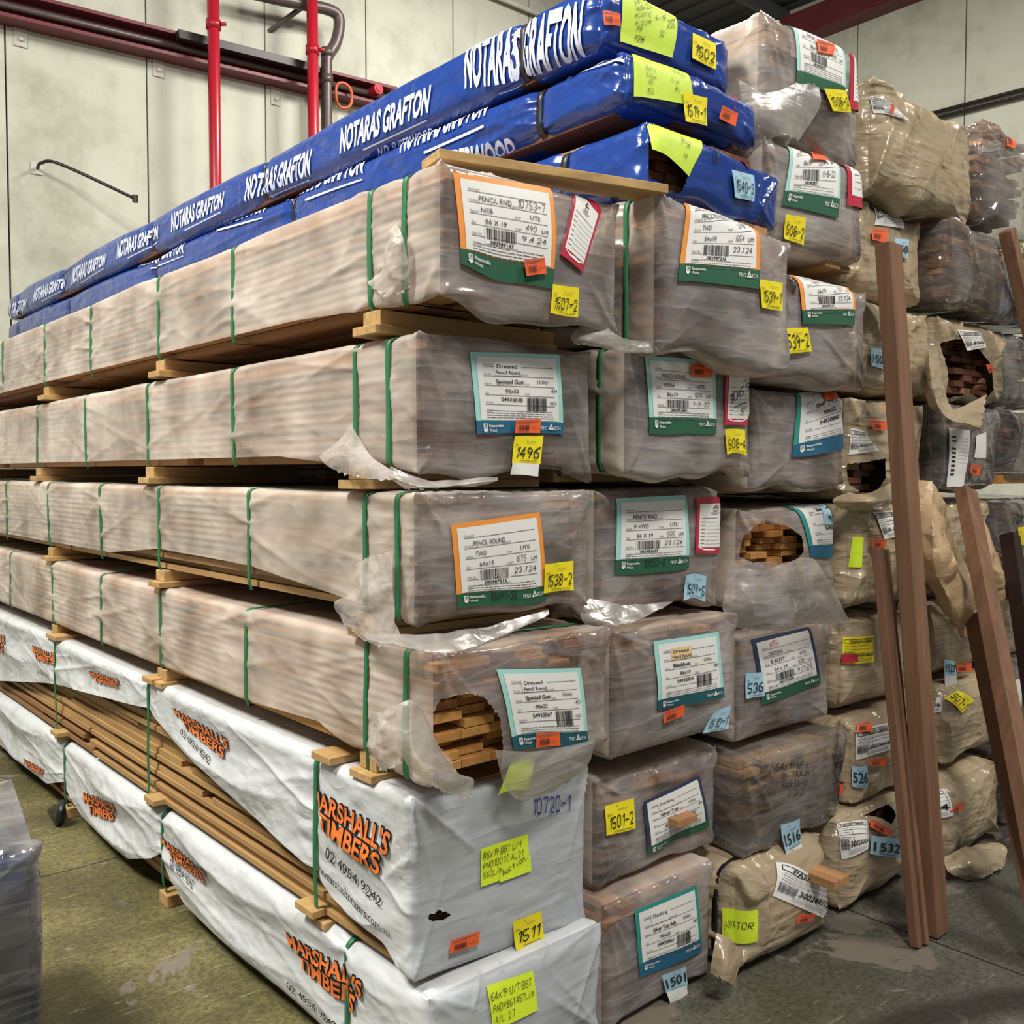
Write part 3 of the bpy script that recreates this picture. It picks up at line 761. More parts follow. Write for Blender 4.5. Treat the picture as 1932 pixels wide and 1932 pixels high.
for k, yy in enumerate((6.0, 3.2, 0.4)):
    m = MB(); m.box((-9, yy-0.04, ROOF_Z-0.2), (WALL_X, yy+0.04, ROOF_Z-0.005)); tag(m.build('roof_purlin', 'roof_sheet'), ['dark roof purlin nearest the back wall under the roof sheets', 'dark roof purlin in the middle under the roof sheets', 'dark roof purlin nearest the aisle under the roof sheets'][k], 'beam', 'purlins under the roof')
m = MB(); m.box((WALL_X-0.3, -6, ROOF_Z-0.55), (WALL_X-0.005, WALL_Y-0.01, ROOF_Z-0.21)); tag(m.build('eaves_beam', 'beam_maroon'), 'maroon steel beam along the top of the right wall below the roof', 'beam')

# maroon channel beam on the back wall
bz0, bz1 = 5.19, 5.42
t = empty('wall_beam', (3, WALL_Y, 5.3)); tag(t, 'maroon steel channel beam running across the back wall behind the red posts', 'beam')
def sl(x): return (x-0.9)*0.052
for nm, zz, th, dep in (('flange', 5.40, 0.03, 0.20), ('flange', 5.20, 0.03, 0.20)):
    mb = MB(); mb.add([(-3, WALL_Y-dep, zz+sl(-3)), (4.75, WALL_Y-dep, zz+sl(4.75)), (4.75, WALL_Y, zz+sl(4.75)), (-3, WALL_Y, zz+sl(-3)),
                       (-3, WALL_Y-dep, zz+th+sl(-3)), (4.75, WALL_Y-dep, zz+th+sl(4.75)), (4.75, WALL_Y, zz+th+sl(4.75)), (-3, WALL_Y, zz+th+sl(-3))],
                      [(0, 3, 2, 1), (4, 5, 6, 7), (0, 1, 5, 4), (1, 2, 6, 5), (2, 3, 7, 6), (3, 0, 4, 7)]); mb.build(nm, 'beam_maroon', t, (3, WALL_Y, 5.3))
mb = MB(); mb.add([(-3, WALL_Y-0.07, 5.23+sl(-3)), (4.75, WALL_Y-0.07, 5.23+sl(4.75)), (4.75, WALL_Y, 5.23+sl(4.75)), (-3, WALL_Y, 5.23+sl(-3)),
                   (-3, WALL_Y-0.07, 5.40+sl(-3)), (4.75, WALL_Y-0.07, 5.40+sl(4.75)), (4.75, WALL_Y, 5.40+sl(4.75)), (-3, WALL_Y, 5.40+sl(-3))],
                  [(0, 3, 2, 1), (4, 5, 6, 7), (0, 1, 5, 4), (1, 2, 6, 5), (2, 3, 7, 6), (3, 0, 4, 7)]); mb.build('web', 'beam_maroon', t, (3, WALL_Y, 5.3))
mb = MB(); mb.tube([(-3, WALL_Y-0.12, 5.32+sl(-3)), (4.7, WALL_Y-0.12, 5.32+sl(4.7))], 0.03); mb.build('conduit', 'pipe_brown', t, (3, WALL_Y, 5.3), True)
tg = empty('cable_duct', (3.2, WALL_Y-0.26, 5.5)); tag(tg, 'black cable duct running along the maroon beam between the two red posts', 'duct')
mb = MB(); mb.bar((2.30, WALL_Y-0.245, 5.38+sl(2.3)), (3.75, WALL_Y-0.245, 5.38+sl(3.75)), 0.075, 0.075); mb.build('duct', 'steel_dark', tg, (3.2, WALL_Y-0.26, 5.5))
for (px, py) in ((38, 66), (298, 125), (519, 180)):
    p = onp(px, py, 1, WALL_Y); mb = MB(); mb.box((p[0]-0.05, WALL_Y-0.015, p[2]-0.10), (p[0]+0.05, WALL_Y-0.001, p[2]+0.12)); tg = empty('wall_bracket', p)
    tag(tg, {38: 'pale steel fixing plate below the beam at the left edge of the picture', 298: 'pale steel fixing plate below the beam left of the first red post', 519: 'pale steel fixing plate below the beam left of the second red post'}[px], 'bracket', 'fixing plates under the maroon beam')
    mb.build('plate', 'steel_plate', tg, p)
    mb = MB(); mb.tube([(p[0], WALL_Y-0.014, p[2]-0.04), (p[0], WALL_Y-0.035, p[2]-0.04)], 0.02, 6); mb.build('bolt', 'steel_plate', tg, p)
# red posts
for (pa, pb, nm) in (((401, 40), (408, 330), 'left'), ((588, 40), (592, 240), 'right')):
    Yp = WALL_Y-0.42; a = onp(*pa, 1, Yp); c = onp(*pb, 1, Yp); x = (a[0]+c[0])/2
    tg = empty('sprinkler_post', (x, Yp, FZ)); tag(tg, 'bright red vertical pipe in front of the back wall, %s one of the pair' % nm, 'pipe', 'red pipes before the back wall')
    mb = MB(); mb.tube([(x, Yp, FZ), (x, Yp, ROOF_Z-0.01)], 0.055, 24); mb.build('pipe', 'post_red', tg, (x, Yp, FZ), True)
    mb = MB(); zz = 5.56 if nm == 'left' else 5.62; mb.tube([(x, Yp, zz-0.04), (x, Yp, zz+0.04)], 0.068, 24); mb.tube([(x+0.04, Yp-0.05, zz), (x+0.08, Yp-0.09, zz)], 0.018, 8); mb.build('clamp', 'post_red', tg, (x, Yp, FZ), True)
# brown downpipe with elbows
Yd = WALL_Y-0.295; P = [onp(px, py, 1, Yd) for px, py in ((455, -18), (560, 6), (612, 16), (636, 28), (640, 50), (633, 82), (618, 108), (616, 140), (617, 320))]
tg = empty('downpipe', P[-1]); tag(tg, 'brown drain pipe bending down beside the right red pipe', 'pipe')
mb = MB(); pts = []
for i in range(81): pts.append(tuple(cr([np.array(q) for q in P], i/80)))
pts.append((pts[-1][0], pts[-1][1], FZ)); mb.tube(pts, 0.058, 20); mb.build('pipe', 'pipe_brown', tg, P[-1], True)
for (px, py) in ((617, 100), (616, 150)):
    q = onp(px, py, 1, Yd); mb = MB(); mb.tube([(q[0], Yd, q[2]-0.04), (q[0], Yd, q[2]+0.04)], 0.066, 20); mb.build('collar', 'pipe_brown', tg, P[-1], True)
tg = empty('pipe_brace', onp(508, 60, 1, WALL_Y)); a = onp(508, 62, 1, WALL_Y-0.01); c = onp(575, 12, 1, Yd)
tag(tg, 'slanting steel brace from the back wall up to the brown drain pipe', 'bracket')
mb = MB(); mb.bar(a, c, 0.05, 0.03); mb.build('arm', 'pipe_brown', tg, a); mb = MB(); mb.box((a[0]-0.04, WALL_Y-0.012, a[2]-0.12), (a[0]+0.04, WALL_Y-0.001, a[2]+0.10)); mb.build('plate', 'steel_plate', tg, a)
# hose loop, end cap on the beam
a = onp(648, 180, 1, WALL_Y-0.25); mb = MB(); mb.tube([(a[0]+0.10*math.cos(k/16*2*math.pi), a[1]-0.012*math.sin(k), a[2]+0.13*math.sin(k/16*2*math.pi)) for k in range(17)], 0.016, 8, cap=False)
tag(mb.build('hose_loop', 'hose_orange', smooth=True, org=a), 'orange hose loop hung on the end of the maroon beam', 'hose')
a = onp(710, 170, 1, WALL_Y-0.2); mb = MB(); mb.tube([(a[0], a[1]+0.1, a[2]), (a[0], a[1]-0.05, a[2])], 0.055, 20); mb.tube([(a[0], a[1]-0.051, a[2]), (a[0], a[1]-0.06, a[2])], 0.03, 16)
tag(mb.build('pipe_end_cap', 'post_red', org=a, smooth=False), 'round red pipe end above the blue pack near the wall beam', 'pipe fitting')
# wall bracket with a bent rod
a = onp(70, 318, 1, WALL_Y-0.005); tg = empty('rod_bracket', a); tag(tg, 'thin dark steel rod reaching out from a small square wall plate at left', 'bracket')
mb = MB(); mb.box((a[0]-0.05, WALL_Y-0.012, a[2]-0.05), (a[0]+0.05, WALL_Y-0.001, a[2]+0.05)); mb.build('plate', 'steel_plate', tg, a)
b0 = Vector((a[0]+0.0, WALL_Y-0.02, a[2])); e = onp(255, 375, 1, WALL_Y-0.55)
rod = [b0, b0+Vector((0, -0.12, 0.015)), b0+Vector((0.12, -0.24, 0.0)), Vector(e)]
mb = MB(); mb.tube([tuple(cr([np.array(q) for q in rod], k/30)) for k in range(31)], 0.014, 8); mb.build('rod', 'steel_dark', tg, a, True)
mb = MB(); mb.tube([tuple(Vector(e)-Vector((0.0, 0, 0.03))), tuple(Vector(e)+Vector((0.0, 0, 0.03)))], 0.026, 8); mb.build('foot', 'steel_dark', tg, a)
# pipes high on the walls
a = onp(900, -22, 1, WALL_Y-0.08); c = onp(1120, 70, 1, WALL_Y-0.08); mb = MB(); mb.tube([a, c], 0.03, 12)
tag(mb.build('wall_conduit', 'steel_plate', org=a, smooth=True), 'thin grey conduit high on the back wall above the blue packs', 'pipe')
for k, dz in enumerate((0, 0.075)):
    a = onp(1700, 240, 0, WALL_X-0.06); c = onp(1990, 172, 0, WALL_X-0.06); mb = MB(); mb.tube([(a[0], a[1], a[2]+dz), (c[0], c[1]-1.5, c[2]+dz)], 0.022, 10)
    tag(mb.build('wall_conduit', 'steel_dark', org=a, smooth=True), ['lower of two dark conduits on the right wall', 'upper of two dark conduits on the right wall'][k], 'pipe', 'conduits on the right wall')

# ================================================================== PAPERS ON THE PACKS
def lot(pk, quad, txt, mat='sticker_yellow', printed=False, flap=None, face='F', big=0.36, seed=1, name='lot_sticker', w=0.86, u=0.07, fdir=1):
    f = Flat(pk, quad, face, off=0.0095, curl=0.005, seed=seed)
    f.rect(0, 0, 1, 1, mat)
    if flap: f.rect(0.02, 1.0, 0.96, 1.0+flap, 'paper', 0)
    f.hand('~', 0.36, 0.13, 0.08, mat='ink', wd=0.2); f.text('Auctions', 0.42, 0.24, 0.07, 'ink_grey', w=0.32)
    if mat == 'sticker_yellow' or not printed: f.text('Lot', 0.05, 0.36, 0.10, 'ink')
    if printed: f.text(txt, u, 0.76, big, 'ink', w=w, bold=0.015)
    else: f.hand(txt, u, 0.78, big, w=w, wd=0.13)
    f.text('Wednesday Auction', 0.24, 0.93, 0.055, 'ink', w=0.62, bold=0.02)
    return f.build(name)
def orange(pk, quad, txt='', seed=5, face='F'):
    f = Flat(pk, quad, face, off=0.0135, curl=0.002, seed=seed); f.rect(0, 0, 1, 1, 'sticker_orange')
    f.line(0.06, 0.12, 0.9, 0.12, 0.0012, 'ink_grey'); f.line(0.06, 0.2, 0.6, 0.2, 0.0012, 'ink_grey')
    f.barcode(0.12, 0.42, 0.55, 0.82, 'ink', n=12, seed=seed)
    if txt: f.text(txt, 0.62, 0.68, 0.11, 'ink', w=0.28)
    return f.build('barcode_sticker')
def pent(pk, quad, frame, band, product, species, size, length=None, grade='UTE', code=None, pack=None, date=None, lm=True, over=None, docket=None, style='s', fb=0.07, bandh=0.13,
         handover=None, tan=None, seed=2, curl=0.008, logo=True, pentarch=True, qty=None, mark=None, extra=None):
    f = Flat(pk, quad, off=0.004, curl=curl, seed=seed); b1 = 1-bandh
    f.rect(0, 0, 1, b1, frame); f.rect(0, b1, 1, 1, band)
    f.rect(fb*.75, fb*.8, 1-fb*.75, b1-0.008, 'paper', 1)
    L = [(0.17, 'Customer'), (0.295, 'Product'), (0.42, 'Species'), (0.545, 'Size'), (0.67, 'Pack No.')]
    for v, t in L:
        f.line(0.11, v+0.015, 0.9, v+0.015, 0.0011, 'ink_grey'); f.text(t, 0.115, v, 0.026, 'ink')
    f.text('Docket No.', 0.5, 0.298, 0.024, 'ink'); f.text('Grade', 0.55, 0.415, 0.024, 'ink'); f.text('Length', 0.55, 0.54, 0.024, 'ink')
    if style == 's':
        f.text(product, 0.205, 0.287, 0.062, 'ink', w=min(0.032*len(product), .34)); f.text(species, 0.215, 0.41, 0.058, 'ink', w=0.038*len(species))
        f.text(size, 0.25, 0.535, 0.056, 'ink', w=0.03*len(size))
        if code: f.rect(0.235, 0.575, 0.58, 0.745, 'paper', 2); f.barcode(0.25, 0.58, 0.56, 0.70, n=26, seed=seed); f.text(code, 0.29, 0.74, 0.032, 'ink', w=0.24, bold=0.02)
        f.text(grade, 0.71, 0.40, 0.05, 'ink', w=0.11)
        if length: f.hand(length, 0.66, 0.53, 0.06, w=0.028*len(length)+0.03, mat='ink', wd=0.11)
        if lm: f.text('LM', 0.83, 0.535, 0.045, 'ink', w=0.07)
        if date: f.hand(date, 0.62, 0.65, 0.055, w=0.26, mat='ink', wd=0.12)
    else:
        f.rect(0.22, 0.13, 0.52, 0.30, tan or 'paper', 2.5)
        f.text(product.split('|')[0], 0.25, 0.205, 0.05, 'ink', w=min(0.22, 0.032*len(product.split('|')[0])), bold=0.01)
        if '|' in product: f.text(product.split('|')[1], 0.235, 0.285, 0.05, 'ink', w=0.27, bold=0.01)
        f.text(species, 0.235, 0.405, 0.055, 'ink', w=min(0.028*len(species), .34), bold=0.02)
        f.text(grade, 0.7, 0.39, 0.05, 'ink', w=0.13); f.text('90x22' if not size else size, 0.33, 0.525, 0.048, 'ink', w=0.15, bold=0.015)
        if qty: f.text(qty, 0.86, 0.50, 0.045, 'ink', w=0.07, bold=0.01)
        if pack: f.text(pack, 0.28, 0.635, 0.05, 'ink', w=0.24, bold=0.015)
        f.barcode(0.57, 0.575, 0.80, 0.75, n=26, seed=seed)
        if date: f.text(date, 0.84, 0.66, 0.04, 'ink_grey', w=0.08)
    f.text('WARNING:', 0.115, 0.765, 0.016, 'ink', bold=0.03); f.fine(0.19, 0.88, 0.758, 0.758, 1, seed); f.fine(0.115, 0.88, 0.785, 0.835, 3, seed+1)
    if logo:
        f.rect(0.07, b1+0.03, 0.115, b1+0.075, 'paper', 2); f.poly([(0.07, b1+0.08), (0.115, b1+0.08), (0.115, b1+0.10), (0.0925, b1+0.12), (0.07, b1+0.10)], 'paper', 2)
        f.rect(0.078, b1+0.04, 0.107, b1+0.046, band, 3); f.rect(0.078, b1+0.056, 0.107, b1+0.062, band, 3)
        f.text('Responsible', 0.13, b1+0.065, 0.03, 'paper', w=0.16, bold=0.015); f.text('Wood', 0.13, b1+0.11, 0.03, 'paper', w=0.08, bold=0.015)
    if pentarch:
        f.text('PENT', 0.71, b1+0.09, 0.042, 'paper', w=0.095)
        f.poly([(0.812, b1+0.09), (0.845, b1+0.02), (0.878, b1+0.09), (0.862, b1+0.09), (0.845, b1+0.05), (0.832, b1+0.09)], 'paper', 3); f.rect(0.822, b1+0.076, 0.868, b1+0.09, 'paper', 3, 0.05)
        f.text('RCH', 0.88, b1+0.09, 0.042, 'paper', w=0.075)
    if docket: f.hand(docket, 0.585, 0.285, 0.085, w=0.3, mat='ink', wd=0.1)
    if handover: f.hand(handover, 0.34, b1+0.10, 0.085, w=0.3, mat='marker', wd=0.1)
    if mark: f.hand(mark[0], *mark[1:4], mat=mark[4], wd=0.09)
    if extra: extra(f)
    return f.build('product_label')
def redtag(pk, quad, hand=None, mat='ink_blue', seed=4, faint=True):
    f = Flat(pk, quad, off=0.0045, curl=0.006, seed=seed); f.rect(0, 0, 1, 1, 'tag_crimson')
    f.rect(0.08, 0.11, 0.92, 0.90, 'paper', 1); f.poly([(0.08, 0.90), (0.92, 0.90), (0.7, 0.95), (0.3, 0.95)], 'paper', 1)
    f.poly([(0.42, 0.20), (0.5, 0.13), (0.58, 0.20)], 'ink', 2); f.poly([(0.46, 0.19), (0.5, 0.155), (0.54, 0.19)], 'paper', 3)
    for v, a, c in ((.235, .42, .58), (.255, .44, .56), (.275, .36, .64), (.30, .4, .6), (.37, .14, .86)): f.line(a, v, c, v, 0.0014, 'ink_grey')
    for k in range(7): v = 0.44+k*0.065; f.line(0.13, v, 0.26, v, 0.0013, 'ink'); f.line(0.3, v+.01, 0.88, v+.01, 0.0008, 'ink_grey')
    if hand:
        a = hand.split('|'); f.hand(a[0], 0.14, 0.66, 0.15, w=0.8, mat=mat, wd=0.09, rot=0.45 if faint else 0.2); f.line(0.25, 0.72, 0.9, 0.58, 0.003, mat); f.hand(a[1], 0.5, 0.84, 0.11, mat=mat, wd=0.1)
    return f.build('docket_tag')
def park(pk, quad, num, mat='paper', seed=6, head='PARKSIDE TIMBER', nh=0.17):
    f = Flat(pk, quad, off=0.004, curl=0.007, seed=seed); f.rect(0, 0, 1, 1, mat)
    f.rect(0.04, 0.07, 0.95, 0.09, 'ink', 1); f.rect(0.04, 0.21, 0.95, 0.23, 'ink', 1); f.rect(0.04, 0.07, 0.05, 0.23, 'ink', 1); f.rect(0.94, 0.07, 0.95, 0.23, 'ink', 1)
    f.text(head, 0.14, 0.195, 0.09, 'ink', w=0.75, bold=0.02)
    for v in (0.34, 0.46, 0.70): f.line(0.04, v, 0.95, v, 0.0013)
    f.line(0.42, 0.23, 0.42, 0.7, 0.0013); f.line(0.95, 0.23, 0.95, 0.7, 0.0013)
    for v in (.28, .40, .52): f.fine(0.06, 0.36, v, v, 1, seed+int(v*50)); 
    f.fine(0.48, 0.8, .29, .29, 1, seed); f.barcode(0.03, 0.55, 0.27, 0.8, 'ink', n=30, seed=seed)
    f.text(num, 0.31, 0.74, nh, 'ink', w=0.62, bold=0.01); f.fine(0.25, 0.9, 0.82, 0.92, 4, seed+2)
    return f.build('product_label')
def note(pk, quad, lines, mat='sticker_fluoro', curl=0.004, off=0.0045, seed=3, printed=(), ink='marker', name='note_sheet', wd=0.1, extra=None):
    f = Flat(pk, quad, off=off, curl=curl, seed=seed); f.rect(0, 0, 1, 1, mat)
    for (t, u, v, h, w_) in lines: f.hand(t, u, v, h, w=w_, mat=ink, wd=wd)
    for (t, u, v, h, w_) in printed: f.text(t, u, v, h, 'ink', w=w_)
    if extra: extra(f)
    return f.build(name)

# ================================================================== THE PACKS
MS = dict(mat='film_milky', matside='film_milky_side')
def sidept(px, py, X=0.0):
    p = onp(px, py, 0, X); return p[1], p[2]
def interp(pts):
    pts = sorted(pts); xs = [p[0] for p in pts]; zs = [p[1] for p in pts]
    return lambda y: float(np.interp(y, xs, zs))
S_LONG = lambda a: [a, a+.14, .85, 1.48, 2.15, 2.85, 3.6, 4.4]

# ---- A6 (1507-2)
A6 = Pack(0, .56, -.13, 5.4, 1.83, 2.118, label='translucent-wrapped timber pack with orange-framed label and yellow sticker 1507-2, highest at the corner', r=.022, amp=1.0, seed=1,
          straps=[.0, .143, .89, 1.467, 2.18, 2.82, 3.56, 4.4], bulge=.022, drop=.05, hem=interp([(-.2, 1.83), (.15, 1.83), (.5, 1.85), (5.5, 1.85)]), bottom=False, **MS)
pent(A6, ((855, 325), (1037, 357), (1043, 545), (867, 498)), 'frame_orange', 'band_green', 'PENCIL RND', 'NEB', '86 X 19', '490', code='082989143', date='9.4.24', docket='10753-7', seed=21, curl=.006, bandh=.155, pentarch=False)
orange(A6, ((989, 491), (1028, 486), (1031, 516), (993, 520)), '10753-7', 7)
redtag(A6, ((1082, 361), (1133, 397), (1099, 515), (1055, 480)), None)
lot(A6, ((1043, 535), (1092, 543), (1090, 599), (1037, 590)), '1507-2', seed=2)
A6.wrap(far=.025); A6.stack(.086, .020, seed=1, inset=.035)
for y in A6.straps: A6.strap(y, zlow=1.79 if y in (.143, 1.467, 2.82, 4.4) else 1.828)
for y in (.143, 1.467, 2.82, 4.4): A6.bearer(y, .038, low=.022)
# ---- A5 (1496)
A5 = Pack(0, .56, -.04, 5.5, 1.468, 1.762, label='translucent-wrapped timber pack with teal-framed label and yellow lot sticker 1496', r=.022, amp=.8, seed=2,
          straps=[.073, .215, .90, 1.58, 2.26, 2.97, 3.7, 4.5], bulge=.008, drop=.05, hem=interp([(-.2, 1.468), (.3, 1.468), (.6, 1.492), (5.6, 1.49)]), bottom=False, **MS)
def e5(f):
    f.rect(0.06, 0.13, 0.44, 0.31, 'paper_tan', 2) if False else None
pent(A5, ((886, 664), (1055, 669), (1062, 820), (898, 818)), 'frame_teal', 'band_blue', 'Dressed|Pencil Round', 'Spotted Gum', '90x22', grade='Utility', pack='54932638', qty='434', date='0823', style='u', seed=22, curl=.004)
orange(A5, ((974, 792), (1021, 791), (1018, 817), (971, 817)), '10674-12', 9)
lot(A5, ((970, 823), (1025, 822), (1018, 876), (964, 874)), '1496', seed=5, flap=.5)
A5.wrap(far=.025); A5.stack(.09, .022, seed=2, inset=.03, mat='wood_board', gapp=.06)
for y in A5.straps: A5.strap(y, zlow=1.43 if y in (.215, 1.58, 2.97, 4.5) else 1.464)
for y in (.215, 1.58, 2.97, 4.5): A5.bearer(y, .038, low=.022)
# ---- A4 (1538-2)
h4 = interp([(-.2, 1.11), (.10, 1.11), (.2, sidept(640, 1130)[1]), (sidept(475, 1068)[0], sidept(475, 1068)[1]), (sidept(300, 1030)[0], sidept(300, 1035)[1]), (2.0, 1.14), (5.6, 1.13)])
A4 = Pack(0, .56, -.03, 5.4, 1.11, 1.403, label='translucent-wrapped timber pack with orange-framed label and yellow lot sticker 1538-2', r=.02, amp=.9, seed=3,
          straps=[.037, .177, .80, 1.497, 2.107, 2.806, 3.55, 4.3], bulge=.012, drop=.02, hem=h4, bottom=False, **MS)
pent(A4, ((850, 990), (1018, 966), (1031, 1132), (862, 1148)), 'frame_orange', 'band_green', 'PENCIL ROUND', 'TWD', '64x19', '675', code='082987215', date='23.1.24', seed=23, curl=.003, handover='10691-28', bandh=.165)
lot(A4, ((1027, 1065), (1082, 1058), (1080, 1114), (1026, 1120)), '1538-2', seed=6)
A4.wrap(far=.025); A4.stack(.064, .020, seed=3, inset=.02, mat='wood_slat', gapp=.1)
for y in A4.straps: A4.strap(y, zlow=1.07 if y in (.177, 1.497, 2.806, 4.3) else 1.106)
for y in (.177, 1.497, 2.806, 4.3): A4.bearer(y, .038, low=.02)
# ---- A3 (421, torn)
A3 = Pack(0, .56, -.10, 5.4, .765, 1.05, label='translucent-wrapped timber pack torn open at its end, teal label reading Spotted Gum 421', r=.022, amp=1.0, seed=4,
          straps=[.004, .172, .828, 1.497, 2.12, 2.77, 3.5, 4.2], bulge=.015, drop=.05, hem=interp([(-.2, .765), (.25, .765), (.4, .80), (.8, .78), (5.6, .77)]), bottom=False, **MS)
hole3 = [(790, 1363), (822, 1340), (828, 1318), (880, 1306), (905, 1312), (935, 1350), (945, 1400), (942, 1440), (915, 1490), (890, 1462), (862, 1445), (830, 1405)]
pent(A3, ((936, 1263), (1095, 1260), (1110, 1405), (968, 1417)), 'frame_teal', 'band_teal', 'Dressed|Pencil Round', 'Spotted Gum', '90x22', grade='Utility', pack='54933067', qty='421', date='1023', style='u', seed=24, bandh=.17)
orange(A3, ((1012, 1384), (1055, 1381), (1057, 1406), (1011, 1412)), '10674-12', 9)
note(A3, ((965, 1435), (1010, 1430), (997, 1490), (940, 1500)), [], 'sheet_lime', off=-.012)
A3.wrap(hole=fpoly(A3, hole3), far=.025); A3.stack(.09, .022, mat='wood_honey', separate=True, seed=4, gapp=.3, prot=.05, inset=.015)
for y in A3.straps: A3.strap(y, zlow=.72 if y in (.172, 1.497, 2.77, 4.2) else .76)
for y in (.172, 1.497, 2.77, 4.2): A3.bearer(y, .04, low=.02)
# ---- A2 (Marshall 1511)
h2 = [(745, 1800), (733, 1775), (690, 1735), (640, 1690), (600, 1640), (480, 1532), (400, 1455), (340, 1400), (283, 1335), (230, 1322), (150, 1297), (100, 1288), (0, 1283)]
A2 = Pack(-.012, .56, -.03, 5.5, .275, .712, 'wrap_grey', 'white printed wrap timber pack with orange lettering, grey end and yellow lot sticker 1511', r=.03, amp=1.1, seed=5, matside='wrap_white', slope=-.06, crump=.002, drape=.022,
          straps=[.406, 1.597, 2.718, 4.1], bulge=.012, drop=.0, hem=interp([sidept(*p) for p in h2]+[(-.3, .275), (-.02, .275), (4.6, .6), (6, .6)]), bottom=False, pinch=.012, sag=0.0)
note(A2, ((907, 1602), (995, 1573), (1000, 1640), (907, 1673)), [('86x19 BBT U/t', .03, .28, .17, .82), ('PND10070 AL21', .03, .55, .17, .85), ('563L/m', .03, .78, .15, .38)], 'sticker_fluoro', seed=2,
     extra=lambda f: (f.rect(.36, .62, 1.02, 1.05, 'sticker_fluoro', 1), f.hand('Auction.', .42, .90, .16, w=.55, mat='marker', wd=.1, rot=.25)))
f = Flat(A2, ((1003, 1500), (1078, 1492), (1080, 1530), (1005, 1538)), off=.003); f.hand('10720-1', 0, .95, .75, w=.98, mat='ink_blue', wd=.12, layer=1); f.build('handwriting')
orange(A2, ((850, 1775), (905, 1756), (904, 1781), (848, 1799)), '10720-1', 11)
lot(A2, ((968, 1739), (1020, 1718), (1027, 1771), (972, 1793)), '1511', seed=7)
A2.wrap(hole=fpoly(A2, [(798, 1728), (822, 1712), (850, 1717), (838, 1728), (815, 1733)]), far=.02); A2.stack(.086, .0195, mat='wood_slat', separate=True, seed=5, gapp=.02, prot=.015, inset=.012, xin=.022)
for y in A2.straps: A2.strap(y, zlow=.285)
for y in A2.straps: A2.bearer(y, .02, low=.0); 
for y in (.36, 1.55, 2.67): # packing pieces lying on the white wrap
    pass
# ---- A1 (Marshall bottom)
h1 = [(640, 2000), (540, 1932), (480, 1860), (400, 1780), (345, 1700), (303, 1610), (290, 1618), (195, 1620), (165, 1560), (118, 1475), (90, 1478), (40, 1435), (0, 1405)]
A1 = Pack(0, .57, -.075, 5.4, -.035, .265, 'wrap_grey', 'white printed wrap timber pack with grey end lying lowest at the corner', r=.04, amp=1.1, seed=6, matside='wrap_white', crump=.003, drape=.026,
          straps=[.28, 1.514, 2.661, 4.0], bulge=.03, hem=interp([sidept(*p) for p in h1]+[(-.3, -.035), (.3, -.03), (4.6, .0), (6, .0)]), bottom=False, pinch=.014)
note(A1, ((917, 1860), (1004, 1829), (1014, 1905), (930, 1945)), [('64x19 U/T BBT', .03, .30, .17, .9), ('PND9861 457L/m', .04, .58, .16, .9), ('A/L:2.7', .06, .85, .16, .42)], 'sticker_fluoro', seed=8)
A1.wrap(far=.02); A1.stack(.064, .0195, mat='wood_slat', separate=True, seed=6, gapp=.02, prot=.015, inset=.012, xin=.022)
for y in A1.straps: A1.strap(y, zlow=FZ+.003); A1.bearer(y, .044)
# prints on the white wraps
def marshall(pk, quad, ph=True, n=2, first=True):
    f = Flat(pk, quad, 'L', off=.004)
    if first:
        f.text("MARSHALL'S", 0.0, .34, .34, 'marker', w=1.0, bold=.075, layer=0, split=.02); f.text("MARSHALL'S", 0.0, .34, .34, 'print_orange', w=1.0, bold=.025, layer=3, split=.02)
        f.text('TIMBERS', 0.12, .72, .34, 'marker', w=.82, bold=.075, layer=1, split=.02); f.text('TIMBERS', 0.12, .72, .34, 'print_orange', w=.82, bold=.025, layer=4, split=.02)
    return f
def phone(pk, q1, q2=None):
    f = Flat(pk, q1, 'L', off=.004); f.text('02 4954 9242', 0, .95, .8, 'marker', w=1.0, layer=1, split=.02); f.build('printed_text')
    if q2: f = Flat(pk, q2, 'L', off=.004); f.text('www.marshallstimbers.com.au', 0, .9, .6, 'marker', w=1.0, layer=1, split=.02); f.build('printed_text')
marshall(A2, ((592, 1482), (742, 1572), (725, 1690), (600, 1570))).build('printed_logo')
phone(A2, ((618, 1590), (722, 1690), (720, 1712), (614, 1618)), ((598, 1605), (738, 1745), (738, 1770), (598, 1632)))
marshall(A2, ((328, 1335), (432, 1395), (432, 1450), (340, 1372))).build('printed_logo')
phone(A2, ((343, 1370), (402, 1425), (402, 1442), (343, 1385)))
marshall(A2, ((171, 1265), (225, 1282), (228, 1304), (175, 1290))).build('printed_logo')
marshall(A2, ((61, 1217), (102, 1232), (106, 1262), (66, 1250))).build('printed_logo')
phone(A2, ((70, 1262), (98, 1268), (98, 1276), (70, 1271)))
marshall(A2, ((-30, 1185), (10, 1200), (12, 1242), (-26, 1232))).build('printed_logo')
marshall(A1, ((543, 1757), (692, 1850), (672, 1945), (560, 1830))).build('printed_logo')
phone(A1, ((545, 1845), (640, 1925), (640, 1945), (545, 1865)))
marshall(A1, ((308, 1575), (400, 1642), (392, 1680), (318, 1618))).build('printed_logo')
phone(A1, ((325, 1615), (368, 1658), (368, 1676), (325, 1634)))
marshall(A1, ((158, 1495), (224, 1515), (218, 1562), (168, 1545))).build('printed_logo')
marshall(A1, ((50, 1430), (86, 1452), (86, 1466), (56, 1450))).build('printed_logo')

